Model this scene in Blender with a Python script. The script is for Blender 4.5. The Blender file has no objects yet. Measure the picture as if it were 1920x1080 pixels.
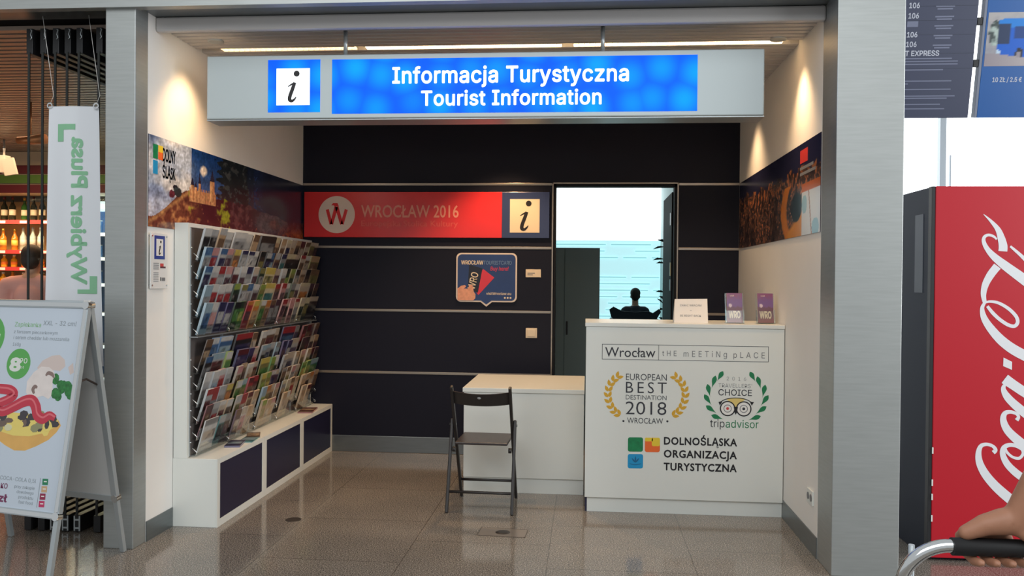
import bpy, bmesh, math, random
from math import sin, cos, pi, radians, hypot
from mathutils import Vector, Matrix, Euler, noise

S = bpy.context.scene
COL = S.collection
rnd = random.Random(7)

# ------------------------------------------------------------------ camera
cam_data = bpy.data.cameras.new('camera')
cam_data.sensor_width = 36.0
cam_data.lens = 1600.0 / 1920.0 * 36.0
cam_data.clip_end = 200
cam = bpy.data.objects.new('camera', cam_data)
COL.objects.link(cam)
cam.matrix_world = (Matrix.Translation((0, 0, 1.55)) @ Matrix.Rotation(0.0872, 4, 'Z')
                    @ Matrix.Rotation(pi / 2 - 0.0092, 4, 'X') @ Matrix.Rotation(0.0093, 4, 'Z'))
S.camera = cam

# ------------------------------------------------------------------ world, view, main lights
world = bpy.data.worlds.new('hall_daylight')
S.world = world
world.use_nodes = True
bg = world.node_tree.nodes['Background']
bg.inputs[0].default_value = (0.95, 0.985, 1.0, 1)
bg.inputs[1].default_value = 0.52
S.view_settings.view_transform = 'Standard'
S.view_settings.look = 'None'
S.view_settings.exposure = 0.0
S.view_settings.gamma = 1.0
S.view_settings.use_curve_mapping = False
S.cycles.transparent_max_bounces = 32      # six glass door leaves stand one behind another


def lamp(name, kind, loc, power, color, **kw):
    d = bpy.data.lights.new(name, kind)
    d.energy = power
    d.color = color
    for k, v in kw.items():
        setattr(d, k, v)
    o = bpy.data.objects.new(name, d)
    COL.objects.link(o)
    o.location = loc
    return o


def aim(o, target):
    d = Vector(target) - Vector(o.location)
    o.rotation_euler = d.to_track_quat('-Z', 'Y').to_euler()
    return o


WARM = (1.0, 0.64, 0.34)
# recessed wall washers in the slatted ceiling (two on each side)
for p, pw, ang, bl in (
        ((-2.34, 5.20, 2.985), 46, 108, 1.0),
        ((1.15, 5.34, 2.985), 50, 94, 1.0),
        ((1.06, 6.74, 2.985), 56, 94, 1.0),
        ((-0.70, 6.95, 2.985), 110, 98, 0.6),
        ((-1.45, 6.05, 2.985), 55, 110, 0.8)):
    lamp('downlight_beam', 'SPOT', p, pw, WARM, spot_size=radians(ang), spot_blend=bl, shadow_soft_size=0.04)
# hall daylight falling onto the front from the glazed roof behind the viewer
aim(lamp('hall_roof_light', 'AREA', (-0.9, -2.5, 5.6), 250, (0.96, 0.99, 1.0), shape='RECTANGLE', size=8, size_y=4), (-0.6, 5.5, 1.0))
# unseen lamp added to brighten the left wall, standing for side daylight
aim(lamp('hall_side_fill_light', 'AREA', (7.6, 0.6, 3.2), 330, (0.96, 0.99, 1.0), shape='RECTANGLE', size=4, size_y=4), (-2.5, 5.0, 1.2))
# shop next door
lamp('shop_light', 'AREA', (-5.6, 8.2, 2.95), 60, (1.0, 0.62, 0.34), shape='RECTANGLE', size=2.5, size_y=2.0)
lamp('shop_light', 'AREA', (-6.4, 9.6, 2.45), 45, (1.0, 0.72, 0.42), shape='RECTANGLE', size=2.5, size_y=0.25)


# ------------------------------------------------------------------ colour and materials
def lin(c):
    c = c / 255.0
    return c / 12.92 if c <= 0.04045 else ((c + 0.055) / 1.055) ** 2.4


def rgb(r, g, b):
    return (lin(r), lin(g), lin(b), 1.0)


MATS = {}


def mat(name, col, rough=0.5, metal=0.0, emit=None, estr=0.0, noise_amt=0.0, noise_scale=8.0, bump=0.0, stretch=None, spec=0.5):
    if name in MATS:
        return MATS[name]
    m = bpy.data.materials.new(name)
    m.use_nodes = True
    nt = m.node_tree
    b = nt.nodes['Principled BSDF']
    b.inputs['Base Color'].default_value = col
    b.inputs['Roughness'].default_value = rough
    b.inputs['Metallic'].default_value = metal
    b.inputs['Specular IOR Level'].default_value = spec
    if emit:
        b.inputs['Emission Color'].default_value = emit
        b.inputs['Emission Strength'].default_value = estr
    if noise_amt or bump:
        tc = nt.nodes.new('ShaderNodeTexCoord')
        n = nt.nodes.new('ShaderNodeTexNoise')
        n.inputs['Scale'].default_value = noise_scale
        n.inputs['Detail'].default_value = 5
        src = tc.outputs['Object']
        if stretch:
            mp = nt.nodes.new('ShaderNodeMapping')
            mp.inputs['Scale'].default_value = stretch
            nt.links.new(src, mp.inputs[0])
            src = mp.outputs[0]
        nt.links.new(src, n.inputs['Vector'])
        if noise_amt:
            r = nt.nodes.new('ShaderNodeValToRGB')
            r.color_ramp.elements[0].position = 0.3
            r.color_ramp.elements[1].position = 0.7
            r.color_ramp.elements[0].color = tuple(x * (1 - noise_amt) for x in col[:3]) + (1,)
            r.color_ramp.elements[1].color = tuple(min(1, x * (1 + noise_amt)) for x in col[:3]) + (1,)
            nt.links.new(n.outputs['Fac'], r.inputs[0])
            nt.links.new(r.outputs[0], b.inputs['Base Color'])
        if bump:
            bp = nt.nodes.new('ShaderNodeBump')
            bp.inputs['Strength'].default_value = bump
            bp.inputs['Distance'].default_value = 0.002
            nt.links.new(n.outputs['Fac'], bp.inputs['Height'])
            nt.links.new(bp.outputs[0], b.inputs['Normal'])
    MATS[name] = m
    return m


def print_mat(name, rough=0.3, grain=0.0):
    """printed surface: colour comes from the mesh's colour attribute"""
    if name in MATS:
        return MATS[name]
    m = bpy.data.materials.new(name)
    m.use_nodes = True
    nt = m.node_tree
    b = nt.nodes['Principled BSDF']
    a = nt.nodes.new('ShaderNodeAttribute')
    a.attribute_name = 'Col'
    nt.links.new(a.outputs['Color'], b.inputs['Base Color'])
    b.inputs['Roughness'].default_value = rough
    MATS[name] = m
    return m


def glass_mat(name, tint=(1, 1, 1, 1), refl=0.08, rough=0.02, graze=0.35):
    if name in MATS:
        return MATS[name]
    m = bpy.data.materials.new(name)
    m.use_nodes = True
    nt = m.node_tree
    nt.nodes.clear()
    out = nt.nodes.new('ShaderNodeOutputMaterial')
    mix = nt.nodes.new('ShaderNodeMixShader')
    tr = nt.nodes.new('ShaderNodeBsdfTransparent')
    gl = nt.nodes.new('ShaderNodeBsdfGlossy')
    lw = nt.nodes.new('ShaderNodeLayerWeight')
    lw.inputs['Blend'].default_value = 0.25
    mt = nt.nodes.new('ShaderNodeMath')
    mt.operation = 'MULTIPLY_ADD'
    mt.inputs[1].default_value = graze
    mt.inputs[2].default_value = refl
    tr.inputs[0].default_value = tint
    gl.inputs['Roughness'].default_value = rough
    nt.links.new(lw.outputs['Facing'], mt.inputs[0])
    nt.links.new(mt.outputs[0], mix.inputs[0])
    nt.links.new(tr.outputs[0], mix.inputs[1])
    nt.links.new(gl.outputs[0], mix.inputs[2])
    nt.links.new(mix.outputs[0], out.inputs[0])
    MATS[name] = m
    return m


M_WHITE = mat('white_laminate', rgb(226, 229, 224), 0.32)
M_WALL = mat('white_wall_paint', rgb(240, 238, 234), 0.6, noise_amt=0.015, noise_scale=3)
M_STEEL = mat('brushed_steel', rgb(172, 176, 175), 0.42, 0.7, noise_amt=0.05, noise_scale=6, stretch=(1.0, 1.0, 14.0))
M_STEELD = mat('dark_brushed_steel', rgb(128, 134, 136), 0.35, 0.85, noise_amt=0.05, noise_scale=6, stretch=(1, 1, 14))
M_CHROME = mat('chrome', rgb(225, 228, 230), 0.12, 1.0)
M_ALU = mat('satin_aluminium', rgb(190, 198, 202), 0.32, 0.6)
M_SIGNGREY = mat('sign_grey_paint', rgb(186, 196, 198), 0.4, 0.2)
M_SLAT = mat('ceiling_slat_metal', rgb(198, 196, 196), 0.45, 0.15)
M_VOID = mat('ceiling_void', rgb(60, 58, 60), 0.8)
M_NAVY = mat('navy_wall_laminate', rgb(23, 24, 38), 0.5, noise_amt=0.03, noise_scale=2, spec=0.22)
M_DOORNAVY = mat('navy_cabinet_front', rgb(35, 35, 62), 0.33)
M_STRIP = mat('bronze_strip_metal', rgb(168, 158, 146), 0.3, 0.8)
M_BLACK = mat('black_rubber', rgb(22, 22, 24), 0.5)
M_BLACKP = mat('black_powder_coat', rgb(34, 35, 38), 0.42)
M_PAPER = mat('white_paper', rgb(236, 234, 230), 0.6)
M_INK = mat('dark_ink', rgb(52, 54, 62), 0.6)
M_BLACKINK = mat('black_ink', rgb(24, 22, 28), 0.5)
M_GREYINK = mat('grey_ink', rgb(120, 122, 126), 0.6)
M_PRINT = print_mat('glossy_print', 0.22)
M_PRINTM = print_mat('matt_print', 0.45)
M_LEAF = print_mat('leaflet_print', 0.3)
M_GLASS = glass_mat('clear_glass', (0.93, 0.97, 0.95, 1), 0.05)
M_ACRYL = glass_mat('clear_acrylic', (0.95, 0.97, 0.97, 1), 0.05, 0.05)


# ------------------------------------------------------------------ mesh building
class MB:
    def __init__(self):
        self.bm = bmesh.new()
        self.mats = []

    def mi(self, m):
        if m not in self.mats:
            self.mats.append(m)
        return self.mats.index(m)

    def face(self, pts, m):
        vs = [self.bm.verts.new(p) for p in pts]
        f = self.bm.faces.new(vs)
        f.material_index = self.mi(m)
        return f

    def box(self, a, b, m, bevel=0.0, mtx=None, segs=2):
        x0, y0, z0 = a
        x1, y1, z1 = b
        r = bmesh.ops.create_cube(self.bm, size=1.0)
        vs = r['verts']
        for v in vs:
            v.co = Vector((x0 + (v.co.x + .5) * (x1 - x0), y0 + (v.co.y + .5) * (y1 - y0), z0 + (v.co.z + .5) * (z1 - z0)))
        fs = set(f for v in vs for f in v.link_faces)
        i = self.mi(m)
        for f in fs:
            f.material_index = i
        if bevel > 0:
            es = list(set(e for v in vs for e in v.link_edges))
            rr = bmesh.ops.bevel(self.bm, geom=es, offset=bevel, segments=segs, affect='EDGES', profile=0.5)
            for f in rr['faces']:
                f.material_index = i
            vs = list(set(v for f in rr['faces'] for v in f.verts) | set(v for f in fs if f.is_valid for v in f.verts))
        if mtx is not None:
            bmesh.ops.transform(self.bm, matrix=mtx, verts=[v for v in vs if v.is_valid])
        return self

    def tube(self, pts, r, m, n=10, closed=False, caps=True):
        pts = [Vector(p) for p in pts]
        k = len(pts)
        rs = r if isinstance(r, (list, tuple)) else [r] * k
        rings = []
        up = None
        i = self.mi(m)
        for j, p in enumerate(pts):
            if closed:
                t = pts[(j + 1) % k] - pts[j - 1]
            else:
                t = pts[min(j + 1, k - 1)] - pts[max(j - 1, 0)]
            t.normalize()
            if up is None:
                up = Vector((0, 0, 1)) if abs(t.z) < 0.9 else Vector((1, 0, 0))
            side = t.cross(up)
            if side.length < 1e-5:
                side = t.orthogonal()
            side.normalize()
            up = side.cross(t).normalized()
            rings.append([self.bm.verts.new(p + (side * cos(2 * pi * q / n) + up * sin(2 * pi * q / n)) * rs[j]) for q in range(n)])
        for j in range(k if closed else k - 1):
            a, b = rings[j], rings[(j + 1) % k]
            for q in range(n):
                f = self.bm.faces.new((a[q], a[(q + 1) % n], b[(q + 1) % n], b[q]))
                f.material_index = i
                f.smooth = True
        if caps and not closed:
            for ring, rev in ((rings[0], True), (rings[-1], False)):
                f = self.bm.faces.new(ring[::-1] if rev else ring)
                f.material_index = i
        return self

    def cyl(self, a, b, r, m, n=16):
        return self.tube([a, b], r, m, n)

    def lathe(self, prof, m, n=16, c=(0, 0, 0), ms=None):
        rings = []
        for (r, z) in prof:
            rings.append([self.bm.verts.new((c[0] + r * cos(2 * pi * q / n), c[1] + r * sin(2 * pi * q / n), c[2] + z)) for q in range(n)])
        for j in range(len(rings) - 1):
            i = self.mi(ms[j] if ms else m)
            for q in range(n):
                f = self.bm.faces.new((rings[j][q], rings[j][(q + 1) % n], rings[j + 1][(q + 1) % n], rings[j + 1][q]))
                f.material_index = i
                f.smooth = True
        f = self.bm.faces.new(rings[0][::-1]); f.material_index = self.mi(ms[0] if ms else m)
        f = self.bm.faces.new(rings[-1]); f.material_index = self.mi(ms[-1] if ms else m)
        return self

    def ellipsoid(self, c, r, m, n=16, mtx=None):
        rr = bmesh.ops.create_uvsphere(self.bm, u_segments=n, v_segments=max(6, n * 2 // 3), radius=1.0)
        i = self.mi(m)
        M = Matrix.Translation(c) @ (mtx if mtx is not None else Matrix.Identity(4)) @ Matrix.Diagonal((r[0], r[1], r[2], 1))
        bmesh.ops.transform(self.bm, matrix=M, verts=rr['verts'])
        for f in set(f for v in rr['verts'] for f in v.link_faces):
            f.material_index = i
            f.smooth = True
        return self

    def poly(self, pts2, y0, y1, m, frame=None):
        """extruded flat polygon given in (x, z); front at y0, back at y1; frame maps (x,y,z) to world"""
        fr = frame or (lambda x, y, z: (x, y, z))
        i = self.mi(m)
        a = [self.bm.verts.new(fr(x, y0, z)) for x, z in pts2]
        b = [self.bm.verts.new(fr(x, y1, z)) for x, z in pts2]
        for f in (self.bm.faces.new(a), self.bm.faces.new(b[::-1])):
            f.material_index = i
        k = len(pts2)
        for j in range(k):
            f = self.bm.faces.new((a[j], b[j], b[(j + 1) % k], a[(j + 1) % k]))
            f.material_index = i
        return self

    def ribbon(self, pts, ws, y0, y1, m, frame=None, closed=False):
        """brush stroke of changing width in the (x, z) plane"""
        fr = frame or (lambda x, y, z: (x, y, z))
        # resample with Catmull-Rom
        P, W = [], []
        k = len(pts)
        rng = range(k if closed else k - 1)
        for j in rng:
            idx = (lambda q: q % k) if closed else (lambda q: max(0, min(k - 1, q)))
            p0, p1, p2, p3 = (Vector((*pts[idx(j + d)], 0)) for d in (-1, 0, 1, 2))
            for s in range(6):
                t = s / 6
                P.append(0.5 * ((2 * p1) + (p2 - p0) * t + (2 * p0 - 5 * p1 + 4 * p2 - p3) * t * t + (3 * p1 - p0 - 3 * p2 + p3) * t ** 3))
                W.append(ws[idx(j)] * (1 - t) + ws[idx(j + 1)] * t)
        if not closed:
            P.append(Vector((*pts[-1], 0)))
            W.append(ws[-1])
        n = len(P)
        i = self.mi(m)
        L, R = [], []
        for j in range(n):
            a = P[(j - 1) % n] if closed else P[max(0, j - 1)]
            b = P[(j + 1) % n] if closed else P[min(n - 1, j + 1)]
            t = (b - a)
            t.normalize()
            nn = Vector((-t.y, t.x, 0)) * W[j] / 2
            for lst, s in ((L, 1), (R, -1)):
                q = P[j] + nn * s
                lst.append((self.bm.verts.new(fr(q.x, y0, q.y)), self.bm.verts.new(fr(q.x, y1, q.y))))
        for j in range(n if closed else n - 1):
            h = (j + 1) % n
            for quad in ((L[j][0], R[j][0], R[h][0], L[h][0]), (L[j][1], L[h][1], R[h][1], R[j][1]),
                         (L[j][0], L[h][0], L[h][1], L[j][1]), (R[j][0], R[j][1], R[h][1], R[h][0])):
                f = self.bm.faces.new(quad)
                f.material_index = i
        return self

    def disc(self, c, r, y0, y1, m, n=32, frame=None, rz=None):
        rz = rz or r
        return self.poly([(c[0] + r * cos(2 * pi * q / n), c[1] + rz * sin(2 * pi * q / n)) for q in range(n)], y0, y1, m, frame)

    def ring(self, c, r, w, y0, y1, m, n=32, frame=None):
        pts = [(c[0] + r * cos(2 * pi * q / n), c[1] + r * sin(2 * pi * q / n)) for q in range(n)]
        return self.ribbon(pts, [w] * n, y0, y1, m, frame, closed=True) if n <= 16 else self._ring(c, r, w, y0, y1, m, n, frame)

    def _ring(self, c, r, w, y0, y1, m, n, frame):
        fr = frame or (lambda x, y, z: (x, y, z))
        i = self.mi(m)
        vs = []
        for q in range(n):
            a = 2 * pi * q / n
            vs.append([self.bm.verts.new(fr(c[0] + (r + s * w / 2) * cos(a), y, c[1] + (r + s * w / 2) * sin(a))) for s in (-1, 1) for y in (y0, y1)])
        for q in range(n):
            a, b = vs[q], vs[(q + 1) % n]
            for quad in ((a[0], b[0], b[2], a[2]), (a[1], a[3], b[3], b[1]), (a[2], b[2], b[3], a[3]), (a[0], a[1], b[1], b[0])):
                f = self.bm.faces.new(quad)
                f.material_index = i
        return self

    def build(self, name, parent=None, loc=None, rot=None, mtx=None):
        bmesh.ops.recalc_face_normals(self.bm, faces=self.bm.faces)
        me = bpy.data.meshes.new(name)
        self.bm.to_mesh(me)
        self.bm.free()
        for m in self.mats:
            me.materials.append(m)
        return link(name, me, parent, loc, rot, mtx)


def link(name, me, parent=None, loc=None, rot=None, mtx=None):
    o = bpy.data.objects.new(name, me)
    COL.objects.link(o)
    if parent:
        o.parent = parent
    if mtx is not None:
        o.matrix_local = mtx
    if loc:
        o.location = loc
    if rot:
        o.rotation_euler = rot
    return o


def tag(o, label, cat, group=None, kind=None):
    o['label'] = label
    o['category'] = cat
    if group:
        o['group'] = group
    if kind:
        o['kind'] = kind
    return o


def thing(name, label, cat, loc=(0, 0, 0), rotz=0.0, group=None, mtx=None):
    o = bpy.data.objects.new(name, None)
    COL.objects.link(o)
    o.empty_display_size = 0.1
    if mtx is not None:
        o.matrix_world = mtx
    else:
        o.location = loc
        o.rotation_euler = (0, 0, rotz)
    return tag(o, label, cat, group)


def struct(o):
    o['kind'] = 'structure'
    return o


def bx(name, a, b, m, parent=None, bevel=0.0):
    return MB().box(a, b, m, bevel).build(name, parent)


# text ---------------------------------------------------------------
def _font():
    import os
    try:
        p = os.path.join(bpy.utils.system_resource('DATAFILES'), 'fonts', 'Inter.woff2')
        return bpy.data.fonts.load(p) if os.path.exists(p) else None
    except Exception:
        return None


FONT = _font()


def text_mesh(body, bold=0.0, shear=0.0, spacing=1.0, plain=False):
    cu = bpy.data.curves.new('lettering', 'FONT')
    cu.body = body
    if FONT and not plain:
        cu.font = FONT
    cu.size = 1.0
    cu.offset = min(0.0, bold)
    cu.extrude = 0.01
    cu.shear = shear
    cu.space_character = spacing
    cu.resolution_u = 3
    ob = bpy.data.objects.new('lettering', cu)
    COL.objects.link(ob)
    dg = bpy.context.evaluated_depsgraph_get()
    me = bpy.data.meshes.new_from_object(ob.evaluated_get(dg))
    bpy.data.objects.remove(ob)
    bpy.data.curves.remove(cu)
    return me


CAP = max(v.co.y for v in text_mesh('H').vertices)
CAPG = max(v.co.y for v in text_mesh('H', plain=True).vertices)


def text(name, body, m, parent, x0, x1, base, cap, y, bold=0.0, shear=0.0, spacing=1.0, frame=None, thick=0.0008, gill=False):
    """letters laid out in the (x, z) plane from x0 to x1, baseline and cap height given, facing -y at depth y"""
    me = text_mesh(body, bold, shear, spacing, gill)
    V0 = [v.co.copy() for v in me.vertices]
    F0 = [tuple(p.vertices) for p in me.polygons]
    bpy.data.meshes.remove(me)
    a, b = min(v.x for v in V0), max(v.x for v in V0)
    sx = (x1 - x0) / (b - a)
    sz = cap / (CAPG if gill else CAP)
    fr = frame or (lambda x, yy, z: (x, yy, z))
    shifts = [(0.0, 0.0)]
    if bold > 0:                     # heavier weight: the outline swept round a small circle
        shifts = [(bold * cos(q * pi / 4), bold * sin(q * pi / 4)) for q in range(8)]
    verts, faces = [], []
    for k_, (dx, dz) in enumerate(shifts):
        n0 = len(verts)
        for v in V0:
            yy = (y - k_ * 1e-5) if v.z > 0 else y + thick
            verts.append(fr(x0 + (v.x - a + dx) * sx, yy, base + (v.y + dz) * sz))
        faces.extend(tuple(n0 + q for q in f) for f in F0)
    me = bpy.data.meshes.new(name)
    me.from_pydata(verts, [], faces)
    me.materials.append(m)
    return link(name, me, parent)


def info_i(name, m, parent, cx, z0, h, y, frame=None):
    """the slanted information letter i with round dot, flag and hooked foot"""
    mb = MB()
    mb.disc((cx + 0.15 * h, z0 + 0.90 * h), 0.095 * h, y, y + 0.001, m, 20, frame)
    pts = [(cx - 0.13 * h, z0 + 0.49 * h), (cx - 0.02 * h, z0 + 0.56 * h), (cx + 0.09 * h, z0 + 0.60 * h)]
    mb.ribbon(pts, [0.02 * h, 0.05 * h, 0.07 * h], y, y + 0.001, m, frame)
    pts = [(cx + 0.09 * h, z0 + 0.62 * h), (cx + 0.02 * h, z0 + 0.42 * h), (cx - 0.06 * h, z0 + 0.2 * h), (cx - 0.07 * h, z0 + 0.08 * h),
           (cx + 0.0 * h, z0 + 0.04 * h), (cx + 0.08 * h, z0 + 0.09 * h), (cx + 0.14 * h, z0 + 0.17 * h)]
    mb.ribbon(pts, [0.10 * h, 0.115 * h, 0.115 * h, 0.12 * h, 0.09 * h, 0.06 * h, 0.02 * h], y - 0.0004, y + 0.001, m, frame)
    return mb.build(name, parent)


def print_grid(name, parent, P, nx, ny, fn, m):
    """printed sheet: P(u, v) gives the place, fn(u, v) the printed sRGB colour"""
    verts, cols, faces = [], [], []
    for j in range(ny + 1):
        for i in range(nx + 1):
            u, v = i / nx, j / ny
            verts.append(P(u, v))
            c = fn(u, v)
            cols.extend((lin(max(0, min(255, c[0]))), lin(max(0, min(255, c[1]))), lin(max(0, min(255, c[2]))), 1.0))
    for j in range(ny):
        for i in range(nx):
            a = j * (nx + 1) + i
            faces.append((a, a + 1, a + nx + 2, a + nx + 1))
    me = bpy.data.meshes.new(name)
    me.from_pydata(verts, [], faces)
    at = me.color_attributes.new('Col', 'FLOAT_COLOR', 'POINT')
    at.data.foreach_set('color', cols)
    me.materials.append(m)
    return link(name, me, parent)


def fbm(x, y, o=4, seed=0.0):
    s, a, t = 0.0, 1.0, 0.0
    for k in range(o):
        s += a * noise.noise(Vector((x, y, seed + k * 7.3)))
        t += a
        a *= 0.5
        x *= 2.03
        y *= 2.03
    return s / t


def mixc(a, b, t):
    t = max(0.0, min(1.0, t))
    return tuple(a[k] * (1 - t) + b[k] * t for k in range(3))


def sstep(a, b, x):
    t = max(0.0, min(1.0, (x - a) / (b - a)))
    return t * t * (3 - 2 * t)


# =================================================================== THE SETTING
XL, XR, YF, YB, ZC = -2.5545, 1.3032, 4.632, 7.50, 3.0386


# floor: polished granite tiles
def floor_material():
    m = bpy.data.materials.new('polished_granite_tiles')
    m.use_nodes = True
    nt = m.node_tree
    b = nt.nodes['Principled BSDF']
    tc = nt.nodes.new('ShaderNodeTexCoord')

    def nz(scale, detail):
        n = nt.nodes.new('ShaderNodeTexNoise')
        n.inputs['Scale'].default_value = scale
        n.inputs['Detail'].default_value = detail
        nt.links.new(tc.outputs['Object'], n.inputs['Vector'])
        return n

    def ramp(src, stops):
        r = nt.nodes.new('ShaderNodeValToRGB')
        while len(r.color_ramp.elements) < len(stops):
            r.color_ramp.elements.new(0.5)
        for e, (p, c) in zip(r.color_ramp.elements, stops):
            e.position = p
            e.color = c
        nt.links.new(src, r.inputs[0])
        return r
    speck = ramp(nz(150, 2).outputs['Fac'], [(0.34, rgb(62, 57, 53)), (0.46, rgb(118, 112, 104)), (0.55, rgb(136, 129, 120)), (0.67, rgb(186, 178, 168))])
    cloud = ramp(nz(2.2, 4).outputs['Fac'], [(0.3, (0.86, 0.86, 0.86, 1)), (0.7, (1.08, 1.06, 1.04, 1))])
    mul = nt.nodes.new('ShaderNodeMix')
    mul.data_type = 'RGBA'
    mul.blend_type = 'MULTIPLY'
    mul.inputs[0].default_value = 1
    nt.links.new(speck.outputs[0], mul.inputs[6])
    nt.links.new(cloud.outputs[0], mul.inputs[7])
    # joints, 0.8 m tiles
    br = nt.nodes.new('ShaderNodeTexBrick')
    br.offset = 0.5
    br.inputs['Scale'].default_value = 1.0
    br.inputs['Brick Width'].default_value = 0.8
    br.inputs['Row Height'].default_value = 0.8
    br.inputs['Mortar Size'].default_value = 0.0028
    br.inputs['Mortar Smooth'].default_value = 0.1
    br.inputs['Color1'].default_value = (1, 1, 1, 1)
    br.inputs['Color2'].default_value = (0.93, 0.92, 0.92, 1)
    br.inputs['Mortar'].default_value = (0.52, 0.49, 0.47, 1)
    mp = nt.nodes.new('ShaderNodeMapping')
    # rows run along the shop's depth: swap so that straight joints follow Y
    mp.inputs['Rotation'].default_value = (0, 0, pi / 2)
    mp.inputs['Location'].default_value = (4.58, 1.0, 0)
    nt.links.new(tc.outputs['Object'], mp.inputs[0])
    nt.links.new(mp.outputs[0], br.inputs['Vector'])
    mul2 = nt.nodes.new('ShaderNodeMix')
    mul2.data_type = 'RGBA'
    mul2.blend_type = 'MULTIPLY'
    mul2.inputs[0].default_value = 1
    nt.links.new(mul.outputs[2], mul2.inputs[6])
    nt.links.new(br.outputs['Color'], mul2.inputs[7])
    nt.links.new(mul2.outputs[2], b.inputs['Base Color'])
    b.inputs['Roughness'].default_value = 0.11
    b.inputs['Specular IOR Level'].default_value = 0.62
    return m


M_FLOOR = floor_material()
struct(bx('floor', (-9, -4, -0.12), (9, 17.5, 0.0), M_FLOOR))

# back wall: navy boards with bronze strips, doorway on the way to the office
DX0, DX1, DZ = -0.274, 0.752, 2.375
mb = MB()
mb.box((XL - 0.12, YB, 0), (DX0 - 0.033, YB + 0.12, ZC + 0.1), M_NAVY)
mb.box((DX1 + 0.033, YB, 0), (XR + 0.12, YB + 0.12, ZC + 0.1), M_NAVY)
mb.box((DX0 - 0.033, YB, DZ + 0.033), (DX1 + 0.033, YB + 0.12, ZC + 0.1), M_NAVY)
struct(mb.build('wall_back'))
k = 0
for z in (2.395, 1.834, 1.271, 0.714):
    k += 1
    mb = MB().box((XL, YB - 0.006, z - 0.011), (DX0 - 0.036, YB + 0.001, z + 0.011), M_STRIP, 0.002)
    struct(mb.build('trim_%d' % k))
    k += 1
    mb = MB().box((DX1 + 0.036, YB - 0.006, z - 0.011), (XR, YB + 0.001, z + 0.011), M_STRIP, 0.002)
    struct(mb.build('trim_%d' % k))
struct(bx('baseboard_back', (XL, YB - 0.012, 0), (DX0 - 0.036, YB, 0.145), M_STEELD, None, 0.003))
# door frame
d1 = bpy.data.objects.new('door_1', None)
COL.objects.link(d1)
d1['kind'] = 'structure'
d1.location = (0.24, YB, 0)


def loc(o, p):
    """parent keeping world coordinates used when building"""
    o.parent = p
    o.matrix_parent_inverse = p.matrix_basis.inverted()
    return o


mb = MB()
for (a, b) in (((DX0 - 0.035, YB - 0.012, 0), (DX0 - 0.022, YB + 0.12, DZ + 0.035)), ((DX1 + 0.022, YB - 0.012, 0), (DX1 + 0.035, YB + 0.12, DZ + 0.035)),
               ((DX0 - 0.035, YB - 0.012, DZ + 0.022), (DX1 + 0.035, YB + 0.12, DZ + 0.035))):
    mb.box(a, b, M_STRIP, 0.002)
loc(mb.build('frame_trim'), d1)
M_JAMB = mat('dark_door_jamb', rgb(20, 21, 26), 0.6, spec=0.2)
mb = MB()
for (a, b) in (((DX0 - 0.022, YB + 0.0, 0), (DX0, YB + 0.12, DZ + 0.022)), ((DX1, YB + 0.0, 0), (DX1 + 0.022, YB + 0.12, DZ + 0.022)),
               ((DX0 - 0.022, YB + 0.0, DZ), (DX1 + 0.022, YB + 0.12, DZ + 0.022))):
    mb.box(a, b, M_JAMB)
loc(mb.build('frame'), d1)
# the open leaf stands square to the wall, inside the office
loc(bx('leaf', (0.742, 7.63, 0.01), (0.784, 8.45, 2.34), M_JAMB, None, 0.003), d1)
M_BRASS = mat('brass_plate', rgb(206, 180, 128), 0.35, 0.6)
loc(bx('strike_plate', (0.736, 7.66, 1.60), (0.7425, 7.72, 1.72), M_BRASS), d1)
loc(bx('hinge', (0.734, 7.64, 2.05), (0.7425, 7.71, 2.16), M_STEELD), d1)
loc(bx('hinge', (0.734, 7.64, 1.47), (0.7425, 7.71, 1.57), M_STEELD), d1)
loc(bx('latch', (0.736, 8.38, 1.02), (0.7425, 8.41, 1.2), M_STEELD), d1)
hd = MB().tube([(0.743, 8.33, 1.05), (0.685, 8.33, 1.05), (0.68, 8.31, 1.05), (0.68, 8.20, 1.05)], 0.009, M_STEELD).build('handle')
loc(hd, d1)

# side walls
struct(bx('wall_left', (XL - 0.10, 4.772, 0), (XL, YB + 0.12, ZC + 0.12), M_WALL))
struct(bx('wall_right', (XR, 4.91, 0), (XR + 0.10, YB + 0.12, ZC + 0.12), M_WALL))
struct(bx('baseboard_left', (XL, 4.772, 0), (XL + 0.006, 5.09, 0.1185), M_STEELD))
struct(bx('baseboard_right', (XR - 0.006, 4.91, 0), (XR, 5.735, 0.1185), M_STEELD))

# portal: pillars and header beam in brushed steel
struct(bx('pillar_left', (-2.732, YF, 0), (XL, 4.772, 3.16), M_STEEL, None, 0.004))
struct(bx('pillar_right', (XR, YF, 0), (1.648, 4.91, 3.16), M_STEEL, None, 0.004))
mb = MB()
mb.box((-5.2, 4.60, 3.065), (1.66, 4.66, 3.62), M_STEEL)
mb.box((-5.2, 4.66, 3.085), (1.66, 4.86, 3.12), M_STEELD)
struct(mb.build('beam_front'))

# ceiling: linear slats across the shop
mb = MB()
mb.box((XL, 4.86, 3.115), (XR, YB, 3.15), M_VOID)
y = 4.905
while y < YB - 0.05:
    if not (5.385 < y < 5.45):
        mb.box((XL, y, ZC), (XR, y + 0.052, ZC + 0.028), M_SLAT, 0.003, segs=1)
    y += 0.07
struct(mb.build('ceiling'))
struct(bx('trim_9', (XL, 4.852, 3.0), (XR, 4.90, 3.085), M_SLAT, None, 0.012))

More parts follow.
